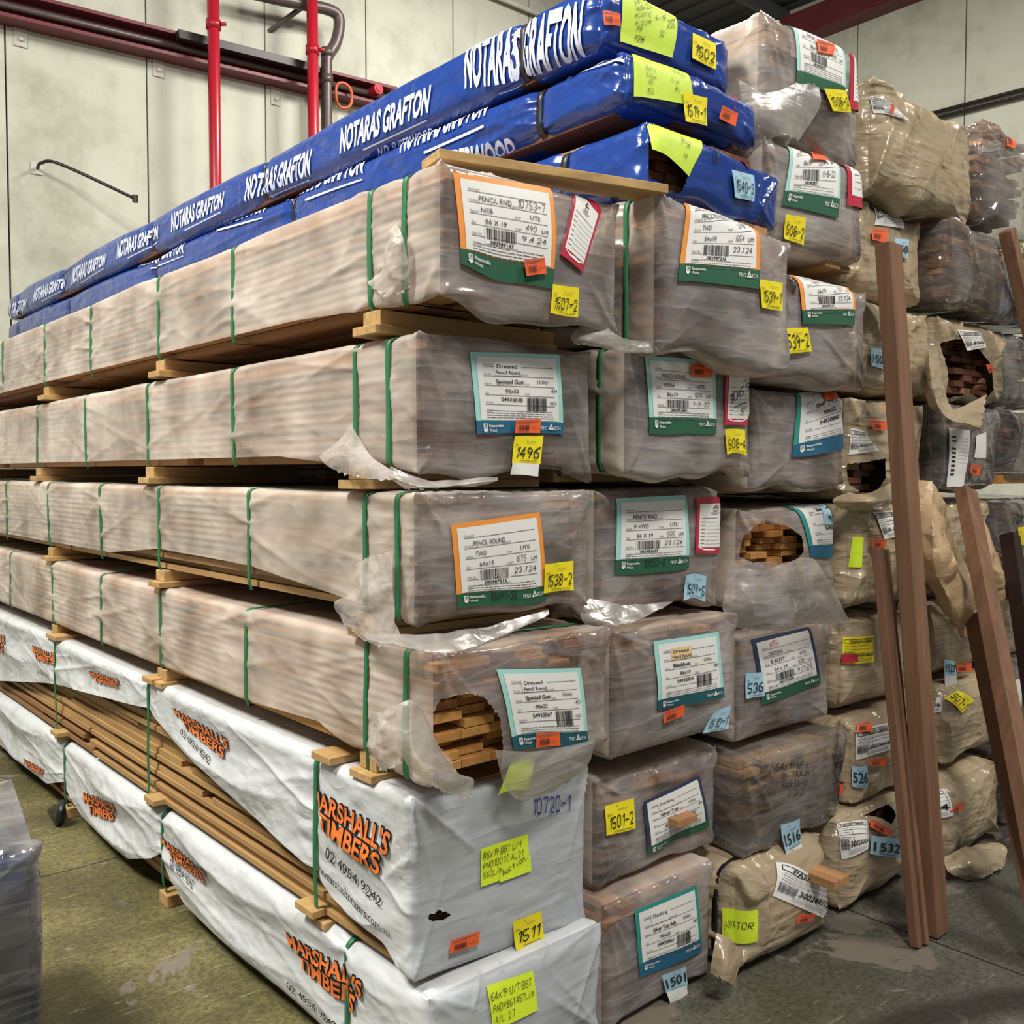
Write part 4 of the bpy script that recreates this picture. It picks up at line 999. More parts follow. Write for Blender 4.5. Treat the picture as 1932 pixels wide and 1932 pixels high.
# ---- column B
B1 = Pack(.60, 1.09, -.045, 5.2, -.072, .285, label='translucent-wrapped timber pack on the floor with pale blue lot sticker 1501', r=.035, amp=.9, seed=11, straps=[.12, .9, 2, 3.2], bulge=.02, **MS)
pent(B1, ((1194, 1717), (1313, 1668), (1323, 1795), (1207, 1845)), 'frame_deep_teal', 'band_blue', 'Decking', 'Silver Top Ash', '90x22', grade='Utility', pack='54930861', qty='442', style='u', seed=25, bandh=.2)
lot(B1, ((1248, 1840), (1294, 1823), (1296, 1856), (1256, 1873)), '1501', 'sticker_blue', True, flap=.6, seed=9, big=.5)
B1.wrap(); B1.stack(.09, .022, seed=11); B1.strap(.12)
for y in (.2, 1.5, 3.4): B1.bearer(y, .004)
B2 = Pack(.62, 1.18, .01, 5.2, .298, .605, label='translucent-wrapped timber pack with a board poking through its label, yellow lot sticker 1501-2', r=.04, amp=1.1, seed=12, straps=[.15, 1, 2], bulge=.02, drop=.02, **MS)
pent(B2, ((1212, 1512), (1318, 1462), (1335, 1560), (1218, 1612)), 'frame_navy', 'band_green', 'Decking', 'Silver Top', '90x22', grade='Utility', pack='549313', qty='42', style='u', seed=26, curl=.012, pentarch=False)
lot(B2, ((1140, 1521), (1195, 1505), (1199, 1562), (1144, 1577)), '1501-2', seed=3)
B2.wrap(hole=fpoly(B2, [(1255, 1530), (1285, 1522), (1325, 1520), (1332, 1545), (1300, 1560), (1268, 1556)])); B2.stack(.09, .022, seed=12)
q0 = onp(1285, 1545, 1, -.03); mb = MB(); mb.box((q0[0]-.045, -.055, q0[2]-.011), (q0[0]+.045, .5, q0[2]+.011)); mb.build('board', 'wood_board', B2.root, B2.org, bevel=.002)
B3 = Pack(.63, 1.20, -.04, 5.2, .665, 1.02, label='translucent-wrapped timber pack with teal label reading Blackbutt and curled pale blue lot sticker 1510-1', r=.03, amp=1.0, seed=13, straps=[.15, 1, 2], bulge=.012, **MS)
pent(B3, ((1232, 1210), (1356, 1192), (1364, 1315), (1240, 1342)), 'frame_teal', 'band_teal', 'Dressed|Pencil Round', 'Blackbutt', '86x19', grade='Utility', pack='54932819', qty='500', style='u', seed=27, curl=.01, tan='paper_tan', bandh=.16)
orange(B3, ((1253, 1343), (1291, 1329), (1290, 1350), (1252, 1365)), '', 12)
lot(B3, ((1345, 1345), (1378, 1330), (1373, 1375), (1325, 1384)), '1510-1', 'sticker_blue', seed=12)
B3.wrap(); B3.stack(.086, .020, seed=13); 
for y in (.2, 1.5): B3.bearer(y, .05)
B4 = Pack(.63, 1.20, .02, 5.2, 1.06, 1.40, label='translucent-wrapped timber pack with teal label reading M HWD and blue lot sticker 1509-5', r=.04, amp=1.2, seed=14, straps=[.12, 1, 2], bulge=.016, drop=.05, **MS)
pent(B4, ((1162, 941), (1292, 934), (1299, 1072), (1160, 1084)), 'frame_teal', 'band_green', 'PENCIL RND', 'M HWD', '86 X 19', '505', code='082983699', date='23.1.24', seed=28, curl=.003, handover='10653-6', bandh=.18)
redtag(B4, ((1312, 938), (1362, 940), (1356, 1044), (1310, 1043)), None)
lot(B4, ((1295, 1085), (1332, 1087), (1329, 1136), (1288, 1133)), '1509-5', 'sticker_blue', seed=14)
B4.wrap(); B4.stack(.086, .020, seed=14, mat='wood_board')
for y in (.22, 1.5): B4.bearer(y, .03)
B5 = Pack(.63, 1.19, -.09, 5.2, 1.46, 1.785, label='translucent-wrapped timber pack with teal label reading WMAH 505 and yellow lot sticker 1508-4', r=.03, amp=1.0, seed=15, straps=[-.0, 1, 2], bulge=.014, drop=.04, **MS)
pent(B5, ((1216, 671), (1347, 681), (1351, 818), (1225, 818)), 'frame_teal', 'band_green', 'PENCIL ROUND', 'WMAH', '86x19', '505', code='082991891', date='1-2-23', seed=29, curl=.003, bandh=.18)
orange(B5, ((1303, 686), (1344, 688), (1344, 713), (1304, 710)), '', 14)
redtag(B5, ((1368, 692), (1420, 693), (1408, 803), (1365, 802)), '10697|15', 'ink')
lot(B5, ((1367, 810), (1405, 811), (1407, 860), (1372, 858)), '508-4', seed=15)
B5.wrap(); B5.stack(.086, .020, seed=15, mat='wood_slat')
B5.strap(-.0)
for y in (.22, 1.5): B5.bearer(y, .04)
B6 = Pack(.63, 1.24, -.19, 5.2, 1.80, 2.165, label='translucent-wrapped timber pack with orange-framed label reading 654 LM and yellow lot sticker 1539-1', r=.04, amp=1.2, seed=16, straps=[-.09, 1, 2], bulge=.02, drop=.05, slope=-.06, **MS)
pent(B6, ((1288, 380), (1417, 410), (1429, 546), (1276, 530)), 'frame_orange', 'band_green', 'PENCIL ROUND', 'TWD', '64x19', '654', code='082987216', date='23.1.24', seed=30, bandh=.19)
lot(B6, ((1432, 527), (1476, 534), (1475, 587), (1437, 580)), '1539-1', seed=16)
B6.wrap(); B6.stack(.064, .020, seed=16, mat='wood_board')
B6.strap(-.09)
for y in (.22, 1.5): B6.bearer(y, .04, low=.02)
# ---- blue packs
def lobeb(s, b_, P, n):    # softened cross-section of the blue packs
    return P
BL = dict(mat='wrap_blue', strapmat='strap_black', lowamp=1.6, sag=.018, strapw=.024)
B7 = Pack(.63, 1.21, -.17, 6.2, 2.175, 2.355, label='blue-wrapped timber pack torn open at the end, lowest of three blue packs', r=.05, amp=1.2, seed=17, straps=[.14, 1.2, 2.4, 3.8, 5.2], bulge=.015, drop=.04, slope=-.05, pinch=.01, **BL)
note(B7, ((1215, 213), (1324, 262), (1300, 333), (1230, 282)), [('559266', .12, .2, .1, .22), ('292.5', .45, .42, .1, .2), ('7.7.20', .7, .28, .09, .22), ('9-14', .64, .62, .1, .16), ('RUSTIC', .2, .45, .1, .2), ('PR', .72, .84, .09, .08)], 'sheet_lime', seed=4, curl=.004)
f = Flat(B7, ((1328, 250), (1366, 262), (1366, 308), (1330, 300)), off=.004); f.hand('10321', 0, .42, .4, w=.9, mat='marker', wd=.09); f.line(.1, .5, .95, .55, .002, 'marker'); f.hand('10', .3, 1.0, .38, w=.4, mat='marker', wd=.11); f.build('handwriting')
lot(B7, ((1380, 320), (1423, 331), (1423, 381), (1386, 372)), '1540-3', 'sticker_blue', seed=17)
f = Flat(B7, ((1398, 293), (1418, 296), (1416, 322), (1402, 316)), off=.004); f.poly([(0.1, .3), (.5, 0), (.8, .1), (1, .6), (.8, 1), (.4, .8), (.1, .6)], 'paint_red_spray'); f.build('paint_mark')
B7.wrap(hole=fpoly(B7, [(1170, 300), (1195, 268), (1245, 262), (1275, 272), (1292, 318), (1280, 345), (1240, 330), (1200, 335), (1175, 345)]), far=.05); B7.stack(.09, .024, mat='wood_red', separate=True, seed=17, gapp=.3, prot=.05)
B7.strap(.14)
B8 = Pack(.63, 1.215, -.09, 6.2, 2.395, 2.56, label='blue-wrapped timber pack with yellow lot sticker 1519-1, middle of three blue packs', r=.05, amp=1.0, seed=18, straps=[.25, 1.70, 3.15, 4.6, 5.8], bulge=.02, slope=0, pinch=.014, **BL)
note(B8, ((1190, 100), (1297, 140), (1306, 200), (1195, 183)), [('22.4.22', .66, .22, .09, .22), ('Rustic', .17, .42, .09, .16), ('R/Gum', .17, .58, .09, .16), ('PR', .2, .72, .09, .07), ('155', .16, .92, .1, .12), ('RS', .66, .70, .11, .09), ('9-14', .6, .5, .09, .13)], 'sheet_lime', seed=5, curl=.004)
lot(B8, ((1289, 174), (1334, 185), (1334, 238), (1293, 229)), '1519-1', seed=18)
orange(B8, ((1363, 199), (1393, 214), (1387, 239), (1357, 223)), '', 15)
f = Flat(B8, ((1365, 160), (1392, 172), (1388, 210), (1374, 205)), off=.004); f.poly([(0, 0), (.9, .3), (1, .7), (.9, 1), (.7, .55), (.5, .9), (.4, .5)], 'paint_red_spray'); f.build('paint_mark')
B8.wrap(far=.02); B8.stack(.09, .024, mat='wood_red', seed=18)
B9 = Pack(.63, 1.20, .0, 6.1, 2.57, 2.765, label='blue-wrapped timber pack with yellow lot sticker 1502, topmost of three blue packs', r=.05, amp=.8, seed=19, straps=[.31, 1.95, 3.20, 4.75, 5.8], bulge=.02, pinch=.016, **BL)
note(B9, ((1172, -14), (1269, 12), (1267, 110), (1170, 78)), [('561520', .18, .3, .07, .32), ('24.5.23', .62, .36, .07, .3), ('90x22', .2, .42, .07, .28), ('RUSTIC', .2, .54, .07, .28), ('9-14', .55, .60, .07, .2), ('R GUM', .22, .66, .07, .26), ('PR', .25, .76, .07, .1), ('255', .78, .68, .09, .16), ('30', .66, .80, .07, .08), ('128', .22, .92, .08, .2)], 'sheet_lime', seed=6, curl=.003,
     printed=[('atta', .8, .22, .1, .15)])
orange(B9, ((1137, 20), (1168, 26), (1170, 50), (1140, 47)), '10737-41', 16)
lot(B9, ((1306, 62), (1350, 82), (1350, 132), (1304, 110)), '1502', seed=19)
B9.wrap(far=.02); B9.stack(.09, .024, mat='wood_red', seed=19)
for p_ in (B8, B9):
    for y in p_.straps: p_.strap(y)
XB = .63
def nota(pk, quad, t='NOTARAS GRAFTON', bar=True, sub=None, mat='print_white'):
    f = Flat(pk, quad, 'L', off=.0045); f.text(t, 0, .62, .60, mat, w=1.0, bold=.035, layer=1, split=.025)
    if bar:
        f.rect(0.28, .78, .98, .82, mat, 1, step=.02)
    if sub: f.text(sub, .45, 1.25, .32, mat, w=.6, bold=.02, layer=1, split=.025)
    f.build('printed_text')
for q in (((888, 88), (1105, -8), (1105, 128), (893, 205)), ((645, 240), (815, 158), (815, 235), (650, 312)), ((467, 332), (590, 278), (590, 345), (470, 397)), ((325, 402), (424, 360), (424, 408), (328, 456)), ((223, 455), (300, 424), (300, 465), (225, 506)), ((138, 505), (200, 478), (200, 512), (140, 548)), ((66, 545), (124, 520), (124, 550), (68, 582)), ((4, 582), (52, 562), (52, 590), (6, 614))):
    nota(B9, q)
for q in (((1062, 92), (1180, 75), (1180, 150), (1066, 170)), ((760, 262), (920, 190), (925, 262), (765, 330)), ((540, 362), (690, 300), (690, 352), (545, 415)), ((380, 425), (503, 385), (503, 425), (383, 470)), ((262, 490), (350, 458), (350, 490), (262, 530))):
    nota(B8, q, 'NOT' if q[0][0] == 1062 else 'NOTARAS GRAFTON')
f = Flat(B8, ((835, 275), (970, 238), (970, 295), (838, 330)), 'L', off=.0045); f.text('SUPERWOOD', 0, .8, .6, 'print_white', w=1., bold=.035, split=.025); f.build('printed_text')
f = Flat(B9, ((712, 255), (812, 215), (812, 262), (712, 300)), 'L', off=.0045); f.text('N.D. SUPERWOOD', 0, .8, .5, 'print_white', w=1., bold=.02, split=.025); f.build('printed_text')

# ---- column C
C1 = Pack(1.115, 1.64, -.11, 5.0, -.072, .245, 'wrap_brown', 'tan plastic-wrapped timber pack on the floor with large white label 300249712', r=.075, amp=1.5, seed=21, straps=[-.03, 1.2], bulge=.04, strapmat='strap_black', lowamp=1.6, strapw=.02)
park(C1, ((1463, 1627), (1562, 1676), (1549, 1730), (1457, 1690)), '300249712')
note(C1, ((1362, 1711), (1424, 1715), (1423, 1775), (1362, 1782)), [('ENOVATOR', .22, .55, .2, .72)], 'sticker_fluoro', seed=9)
orange(C1, ((1507, 1724), (1541, 1725), (1530, 1737), (1503, 1744)), '', 17)
C1.wrap(); C1.stack(.09, .022, seed=21); C1.strap(-.03)
q0 = onp(1572, 1655, 1, -.2); mb = MB(); mb.box((q0[0]-.06, -.24, q0[2]-.014), (q0[0]+.03, .4, q0[2]+.014)); mb.build('board', 'wood_board', C1.root, C1.org, bevel=.002)
C2 = Pack(1.21, 1.80, -.06, 5.0, .256, .56, 'film_clear', 'clear-wrapped timber pack with boards showing, handwriting and pale blue lot sticker 1516', r=.05, amp=1.2, seed=22, straps=[.2, 1.2], bulge=.03, drop=.04, lowamp=1.5)
lot(C2, ((1473, 1556), (1508, 1544), (1513, 1590), (1480, 1607)), '1516', 'sticker_blue', True, flap=.35, seed=21, big=.45)
orange(C2, ((1585, 1480), (1608, 1478), (1608, 1498), (1583, 1500)), '', 18)
f = Flat(C2, ((1460, 1436), (1530, 1430), (1530, 1500), (1462, 1505)), off=.004); f.hand('64x19 UTIL', 0, .22, .16, w=.95, mat='marker'); f.hand('1A  110LM', .1, .45, .15, w=.8, mat='marker'); f.hand('Pack 56-20', .15, .72, .16, w=.7, mat='marker'); f.hand('L.11.3', .35, .95, .14, w=.4, mat='marker'); f.build('handwriting')
C2.wrap(); C2.stack(.09, .022, mat='wood_slat', separate=True, seed=22, gapp=.2, prot=.05, inset=.03, xin=.03, zin=.03)
C3 = Pack(1.25, 1.80, .0, 5.0, .585, .93, label='translucent-wrapped timber pack with navy-framed label reading B BUTT and pale blue lot sticker 1536', r=.035, amp=.9, seed=23, straps=[.2, 1.2], bulge=.015, **MS)
pent(C3, ((1416, 1207), (1525, 1183), (1548, 1290), (1437, 1330)), 'frame_navy', 'band_green', 'DECKING', 'B BUTT', '64 x 19', '630', code='082979808', date='9.11.22', seed=31, curl=.003, bandh=.17, mark=('NTH', .24, .165, .09, 'ink_red'))
lot(C3, ((1406, 1270), (1439, 1268), (1442, 1313), (1404, 1318)), '536', 'sticker_blue', seed=22)
C3.wrap(); C3.stack(.064, .020, seed=23)
C4 = Pack(1.25, 1.82, .0, 5.0, 1.03, 1.335, label='translucent-wrapped timber pack with a torn hole showing honey boards and a pale blue sticker 101-1', r=.045, amp=1.2, seed=24, straps=[.2, 1.2], bulge=.03, drop=.03, **MS)
pent(C4, ((1477, 950), (1583, 944), (1592, 1058), (1530, 1052)), 'frame_deep_teal', 'band_blue', 'Decking', 'Silver Top Ash', '90x22', grade='Utility', pack='54930910', qty='437', style='u', seed=32, bandh=.17, logo=False, pentarch=False)
lot(C4, ((1543, 950), (1572, 948), (1588, 988), (1553, 990)), '101-1', 'sticker_blue', seed=23)
C4.wrap(hole=fpoly(C4, [(1395, 1050), (1400, 1010), (1425, 985), (1470, 990), (1498, 1010), (1500, 1040), (1480, 1062), (1440, 1058), (1410, 1060)])); C4.stack(.09, .022, mat='wood_honey', separate=True, seed=24, gapp=.25, prot=.04)
C5 = Pack(1.25, 1.81, -.04, 5.0, 1.405, 1.71, label='translucent-wrapped timber pack with a creased deep teal label reading Silver Top Ash 54930840', r=.03, amp=.9, seed=25, straps=[.2, 1.2], bulge=.012, drop=.03, **MS)
pent(C5, ((1498, 742), (1590, 728), (1608, 835), (1492, 862)), 'frame_deep_teal', 'band_blue', 'Decking', 'Silver Top Ash', '90x22', grade='Utility', pack='54930840', qty='54', style='u', seed=33, curl=.006, bandh=.17)
note(C5, ((1552, 740), (1580, 736), (1584, 752), (1557, 756)), [], 'sticker_orange', off=.0125, name='barcode_sticker')
C5.wrap(); C5.stack(.09, .022, seed=25)
for y in (.2, 1.5): C5.bearer(y, .03)
C6 = Pack(1.23, 1.79, -.13, 5.0, 1.735, 2.06, label='translucent-wrapped timber pack with orange-framed label reading 537 LM and yellow lot sticker 1539-2', r=.05, amp=1.5, seed=26, straps=[.1, 1.2], bulge=.02, drop=.03, **MS)
pent(C6, ((1488, 515), (1602, 532), (1612, 614), (1512, 612)), 'frame_orange', 'band_green', 'PENCIL ROUND', 'TWD', '64x19', '537', code='082987217', date='23.1.24', seed=34, bandh=.22)
lot(C6, ((1467, 620), (1524, 618), (1532, 663), (1473, 667)), '1539-2', seed=24, big=.5)
C6.wrap(); C6.stack(.064, .020, seed=26)
C7 = Pack(1.24, 1.82, -.09, 5.0, 2.125, 2.46, label='translucent-wrapped timber pack with teal label reading 385 LM and yellow lot sticker 508-2', r=.05, amp=1.1, seed=27, straps=[.1, 1.2], bulge=.025, slope=.04, **MS)
pent(C7, ((1481, 266), (1572, 285), (1580, 412), (1474, 387)), 'frame_teal', 'band_green', 'PENCIL ROUND', 'WMAH', '86x19', '385', code='082983871', date='11-8-23', seed=35, curl=.004, bandh=.17)
orange(C7, ((1531, 282), (1562, 279), (1563, 303), (1533, 301)), '', 19)
redtag(C7, ((1586, 288), (1632, 305), (1632, 400), (1596, 387)), '10697|14', 'ink')
lot(C7, ((1481, 404), (1520, 411), (1516, 463), (1479, 450)), '508-2', seed=25)
C7.wrap(); C7.stack(.086, .020, seed=27, mat='wood_slat')
C7.bearer(1.9, .04)
C8 = Pack(1.24, 1.82, -.07, 5.0, 2.50, 2.84, label='translucent-wrapped timber pack with yellow sticker 1508-3, topmost right of the blue packs', r=.05, amp=1.6, seed=28, straps=[.15, 1.2], bulge=.03, slope=.06, drop=.09, **MS)
pent(C8, ((1478, 38), (1575, 85), (1592, 185), (1500, 158)), 'frame_teal', 'band_green', 'PENCIL ROUND', 'WMAH', '86x19', '480', code='082983870', date=None, seed=36, bandh=.14, pentarch=False, logo=False)
orange(C8, ((1540, 72), (1570, 84), (1572, 103), (1544, 98)), '', 20)
redtag(C8, ((1597, 100), (1630, 110), (1626, 215), (1600, 205)), '1064|23', 'ink_blue')
lot(C8, ((1554, 167), (1595, 171), (1605, 215), (1570, 211)), '1508-3', seed=26)
C8.wrap(); C8.stack(.086, .020, seed=28, mat='wood_slat')
for y in (.2, 1.5): C8.bearer(y, .038)

# ---- column D
BR = dict(mat='wrap_brown', lowamp=1.8, strapmat='strap_black')
D1 = Pack(1.72, 2.24, -.10, 4.8, -.072, .245, label='tan plastic-wrapped timber pack on the floor, torn at its corner, blue lot sticker 1532', r=.07, amp=1.4, seed=31, bulge=.03, **BR)
park(D1, ((1578, 1555), (1634, 1547), (1634, 1600), (1588, 1622)), '30023024', nh=.15)
lot(D1, ((1643, 1574), (1702, 1582), (1697, 1618), (1640, 1611)), '1532', 'sticker_blue', True, seed=31, big=.46)
orange(D1, ((1643, 1545), (1686, 1570), (1680, 1577), (1640, 1560)), '', 21)
D1.wrap(hole=fpoly(D1, [(1630, 1522), (1655, 1504), (1682, 1500), (1680, 1540), (1668, 1552), (1640, 1535)])); D1.stack(.04, .04, mat='wood_red', separate=True, seed=31, prot=.02, gapp=.1)
D2 = Pack(1.87, 2.46, -.05, 4.8, .25, .56, label='tan plastic-wrapped timber pack with white label 30024656 and pale blue lot sticker 526', r=.06, amp=1.4, seed=32, bulge=.03, **BR)
park(D2, ((1612, 1378), (1679, 1363), (1678, 1412), (1616, 1434)), '30024656', nh=.15)
orange(D2, ((1618, 1365), (1643, 1362), (1646, 1380), (1615, 1382)), '', 22); orange(D2, ((1642, 1432), (1675, 1428), (1670, 1446), (1640, 1444)), '', 23)
lot(D2, ((1608, 1446), (1636, 1444), (1637, 1487), (1608, 1484)), '526', 'sticker_blue', True, seed=32, big=.5)
D2.wrap(); D2.stack(.09, .022, seed=32, mat='wood_red')
D3 = Pack(1.87, 2.40, .0, 4.8, .585, .92, label='pale tan wrapped timber pack with a yellow printed label and a red sticker', r=.07, amp=1.4, seed=33, bulge=.03, **BR)
park(D3, ((1591, 1202), (1649, 1199), (1646, 1248), (1588, 1253)), '30021623', 'sticker_yellow', nh=.15)
note(D3, ((1589, 1235), (1616, 1233), (1610, 1247), (1588, 1251)), [], 'tag_crimson', off=.0125, name='barcode_sticker')
D3.wrap(); D3.stack(.09, .022, seed=33, mat='wood_red')
D4 = Pack(1.87, 2.42, -.03, 4.8, .96, 1.33, label='tan plastic-wrapped timber pack with a strip of fluoro yellow tape and a curled white label', r=.06, amp=1.5, seed=34, bulge=.03, **BR)
note(D4, ((1611, 1013), (1629, 1013), (1626, 1070), (1600, 1070)), [], 'sticker_fluoro', name='tape_strip')
park(D4, ((1645, 967), (1690, 962), (1698, 1010), (1668, 1018)), '00-1235', nh=.15)
orange(D4, ((1646, 1017), (1673, 1017), (1670, 1034), (1646, 1033)), '', 24)
D4.wrap(); D4.stack(.09, .022, seed=34, mat='wood_red')
D5 = Pack(1.87, 2.42, -.02, 4.8, 1.36, 1.71, label='tan plastic-wrapped timber pack torn open low down, with orange sticker and white label ending 023', r=.05, amp=1.3, seed=35, bulge=.03, **BR)
park(D5, ((1606, 808), (1632, 814), (1655, 850), (1602, 858)), '30023791', nh=.15); orange(D5, ((1643, 791), (1672, 795), (1673, 812), (1648, 811)), '', 25)
D5.wrap(hole=fpoly(D5, [(1600, 875), (1625, 872), (1658, 865), (1660, 900), (1650, 925), (1622, 930), (1602, 915)])); D5.stack(.09, .024, mat='wood_red', separate=True, seed=35, prot=.02)
D6 = Pack(1.87, 2.45, -.03, 4.8, 1.735, 2.065, label='tan plastic-wrapped timber pack behind the leaning post with pale blue lot sticker 1503', r=.07, amp=1.4, seed=36, bulge=.035, **BR)
lot(D6, ((1643, 656), (1673, 660), (1672, 699), (1643, 690)), '1503', 'sticker_blue', True, seed=33, big=.42)
D6.wrap(); D6.stack(.09, .022, seed=36, mat='wood_red')
D7 = Pack(1.87, 2.42, .0, 4.8, 2.11, 2.42, label='tan wrapped timber pack with half-hidden pale blue sticker, below the topmost crumpled tan pack', r=.06, amp=1.6, seed=37, bulge=.03, drop=.04, **BR)
park(D7, ((1640, 386), (1700, 392), (1703, 432), (1650, 424)), '081', nh=.15); orange(D7, ((1645, 431), (1675, 433), (1671, 458), (1645, 452)), '', 26)
lot(D7, ((1688, 450), (1714, 452), (1712, 488), (1690, 484)), '150', 'sticker_blue', True, seed=34, big=.42)
D7.wrap(); D7.stack(.09, .022, seed=37, mat='wood_red')
D8 = Pack(1.87, 2.62, -.09, 4.8, 2.44, 2.80, label='crumpled glossy tan wrapped timber pack, topmost right of the pack with the crimson tag', r=.07, amp=1.8, seed=38, bulge=.04, slope=.0, drop=.05, **BR)
park(D8, ((1640, 183), (1690, 200), (1712, 228), (1650, 212)), '', nh=.15); orange(D8, ((1675, 195), (1688, 200), (1685, 222), (1668, 215)), '', 27)
D8.wrap(); D8.stack(.09, .022, seed=38, mat='wood_red')
# ---- column E
E1 = Pack(2.33, 2.92, -.14, 4.6, -.072, .25, label='tan plastic-wrapped timber pack on the floor behind the leaning posts with label ending 04', r=.08, amp=1.6, seed=41, bulge=.04, **BR)
park(E1, ((1735, 1502), (1780, 1488), (1796, 1536), (1742, 1550)), '1304', nh=.2); orange(E1, ((1788, 1516), (1812, 1508), (1816, 1528), (1794, 1532)), '', 28)
E1.wrap(); E1.stack(.09, .022, seed=41, mat='wood_red')
E2 = Pack(2.50, 3.05, -.08, 4.6, .28, .585, label='tan plastic-wrapped timber pack with tilted yellow sticker 507-1 and a white label ending 126', r=.06, amp=1.6, seed=42, bulge=.03, **BR)
lot(E2, ((1806, 1303), (1838, 1320), (1814, 1345), (1782, 1316)), '507-1', seed=35, big=.4)
park(E2, ((1757, 1310), (1777, 1308), (1780, 1345), (1757, 1347)), '126', nh=.2)
E2.wrap(); E2.stack(.09, .022, seed=42, mat='wood_red')
E3 = Pack(2.50, 3.08, -.03, 4.6, .615, .93, label='pale tan wrapped timber pack below the hanging brown paper with pale blue lot sticker 1527', r=.08, amp=1.3, seed=43, bulge=.03, **BR)
lot(E3, ((1777, 1244), (1800, 1247), (1804, 1274), (1780, 1274)), '1527', 'sticker_blue', True, flap=.9, seed=36, big=.5)
orange(E3, ((1803, 1252), (1832, 1250), (1832, 1266), (1806, 1268)), '', 29)
E3.wrap(); E3.stack(.09, .022, seed=43, mat='wood_red')
E4 = Pack(2.50, 3.05, .0, 4.6, .96, 1.33, label='timber pack of dark boards behind the large hanging sheet of torn brown paper', r=.05, amp=1.4, seed=44, bulge=.02, **BR)
E4.wrap(); E4.stack(.09, .022, seed=44, mat='wood_red')
E5 = Pack(2.48, 3.06, -.04, 4.6, 1.385, 1.72, 'film_clear', 'clear-wrapped timber pack of dark boards with a long white strip label and orange sticker', r=.05, amp=1.2, seed=45, bulge=.03, drop=.03, lowamp=1.5)
note(E5, ((1790, 807), (1830, 812), (1818, 922), (1786, 918)), [], 'paper', printed=[('■ ■', .15, .15, .03, .2)] and [], extra=lambda f: ([f.rect(.12, .14+.07*k, .32, .175+.07*k, 'ink', 1, .05) for k in (0, 1, 3, 4, 5, 6, 7, 8, 9)], [f.line(.42, .16+.06*k, .9, .16+.06*k, .001, 'ink_grey') for k in range(8)]), name='product_label')
note(E5, ((1842, 822), (1860, 815), (1860, 865), (1838, 863)), [], 'paper', name='product_label')
orange(E5, ((1833, 875), (1852, 878), (1848, 896), (1830, 892)), '', 30)
E5.wrap(); E5.stack(.09, .022, mat='wood_red', seed=45, inset=.04, zin=.03)
E6 = Pack(2.48, 3.08, -.04, 4.6, 1.75, 2.06, label='tan wrapped timber pack torn wide open showing dark boards, right of the leaning post', r=.06, amp=1.4, seed=46, bulge=.03, drop=.04, **BR)
park(E6, ((1805, 622), (1848, 626), (1858, 655), (1825, 662)), '1490', nh=.2); orange(E6, ((1860, 688), (1872, 686), (1876, 700), (1866, 704)), '', 31)
E6.wrap(hole=fpoly(E6, [(1770, 648), (1790, 640), (1812, 643), (1835, 662), (1860, 690), (1866, 720), (1862, 745), (1835, 768), (1800, 760), (1784, 735), (1776, 690)])); E6.stack(.09, .024, mat='wood_red', separate=True, seed=46, prot=.04, gapp=.2, inset=.0)
E7 = Pack(2.44, 3.10, -.10, 4.6, 2.10, 2.42, 'film_clear', 'clear-wrapped timber pack of brown boards with folded film, second from the top at right', r=.06, amp=1.6, seed=47, bulge=.03, drop=.03, lowamp=1.6)
E7.wrap(); E7.stack(.09, .022, mat='wood_board', seed=47, inset=.03, xin=.03, zin=.04)
E8 = Pack(2.70, 3.26, -.10, 4.6, 2.47, 2.85, 'film_clear', 'clear-wrapped timber pack with crinkled shiny film, topmost at the right edge', r=.06, amp=1.6, seed=48, bulge=.04, drop=.05, lowamp=1.6)
orange(E8, ((1890, 252), (1910, 262), (1915, 280), (1900, 275)), '', 32)
E8.wrap(); E8.stack(.09, .022, mat='wood_board', seed=48, inset=.03, xin=.03, zin=.05)
# ---- column F, seen between the posts
FF = [(3.16, 3.70, -.05, 2.11, 2.40, 'wrap_blue', 'dark blue wrapped timber pack glimpsed behind the clear packs at upper right'),
      (3.14, 3.72, .0, 1.74, 2.07, 'film_clear', 'clear-wrapped timber pack at the right edge beside the torn tan pack'),
      (3.10, 3.72, -.06, 1.40, 1.72, 'film_clear', 'clear-wrapped timber pack with handwriting at the right edge, middle height'),
      (3.10, 3.75, -.05, 1.02, 1.33, 'film_clear', 'clear-wrapped timber pack behind the right leaning timbers, level with the hanging brown paper'),
      (3.10, 3.70, .0, .60, .92, 'wrap_brown', 'tan wrapped timber pack hidden behind the right leaning timbers'),
      (3.08, 3.66, -.05, .27, .58, 'film_clear', 'clear-wrapped dark timber pack behind the right leaning timbers, above the floor pack'),
      (3.0, 3.50, -.12, -.072, .25, 'film_clear', 'clear-wrapped dark timber pack standing on the floor at the far right')]
for k, (a, b_, y, z0, z1, mt, lb) in enumerate(FF):
    p_ = Pack(a, b_, y, 4.2, z0, z1, mt, lb, r=.06, amp=1.5, seed=60+k, bulge=.03, lowamp=1.6)
    if k == 0: note(p_, ((1914, 450), (1955, 462), (1955, 522), (1918, 508)), [('51', .1, .5, .3, .4)], 'sticker_fluoro', seed=51)
    if k == 3: lot(p_, ((1920, 995), (1960, 990), (1960, 1030), (1922, 1028)), '15', seed=52)
    if k == 5: note(p_, ((1892, 1285), (1925, 1280), (1925, 1350), (1900, 1356)), [], 'paper', seed=53, name='product_label', extra=lambda f: [f.rect(.12, .14+.1*j, .4, .19+.1*j, 'ink', 1) for j in range(7)])
    p_.wrap(); p_.stack(.09, .022, mat='wood_red', seed=60+k, inset=.03, xin=.03, zin=.03)

# ================================================================== LOOSE THINGS
def P3(px, py, Y): return onp(px, py, 1, Y)
def PX(px, py, X): return onp(px, py, 0, X)
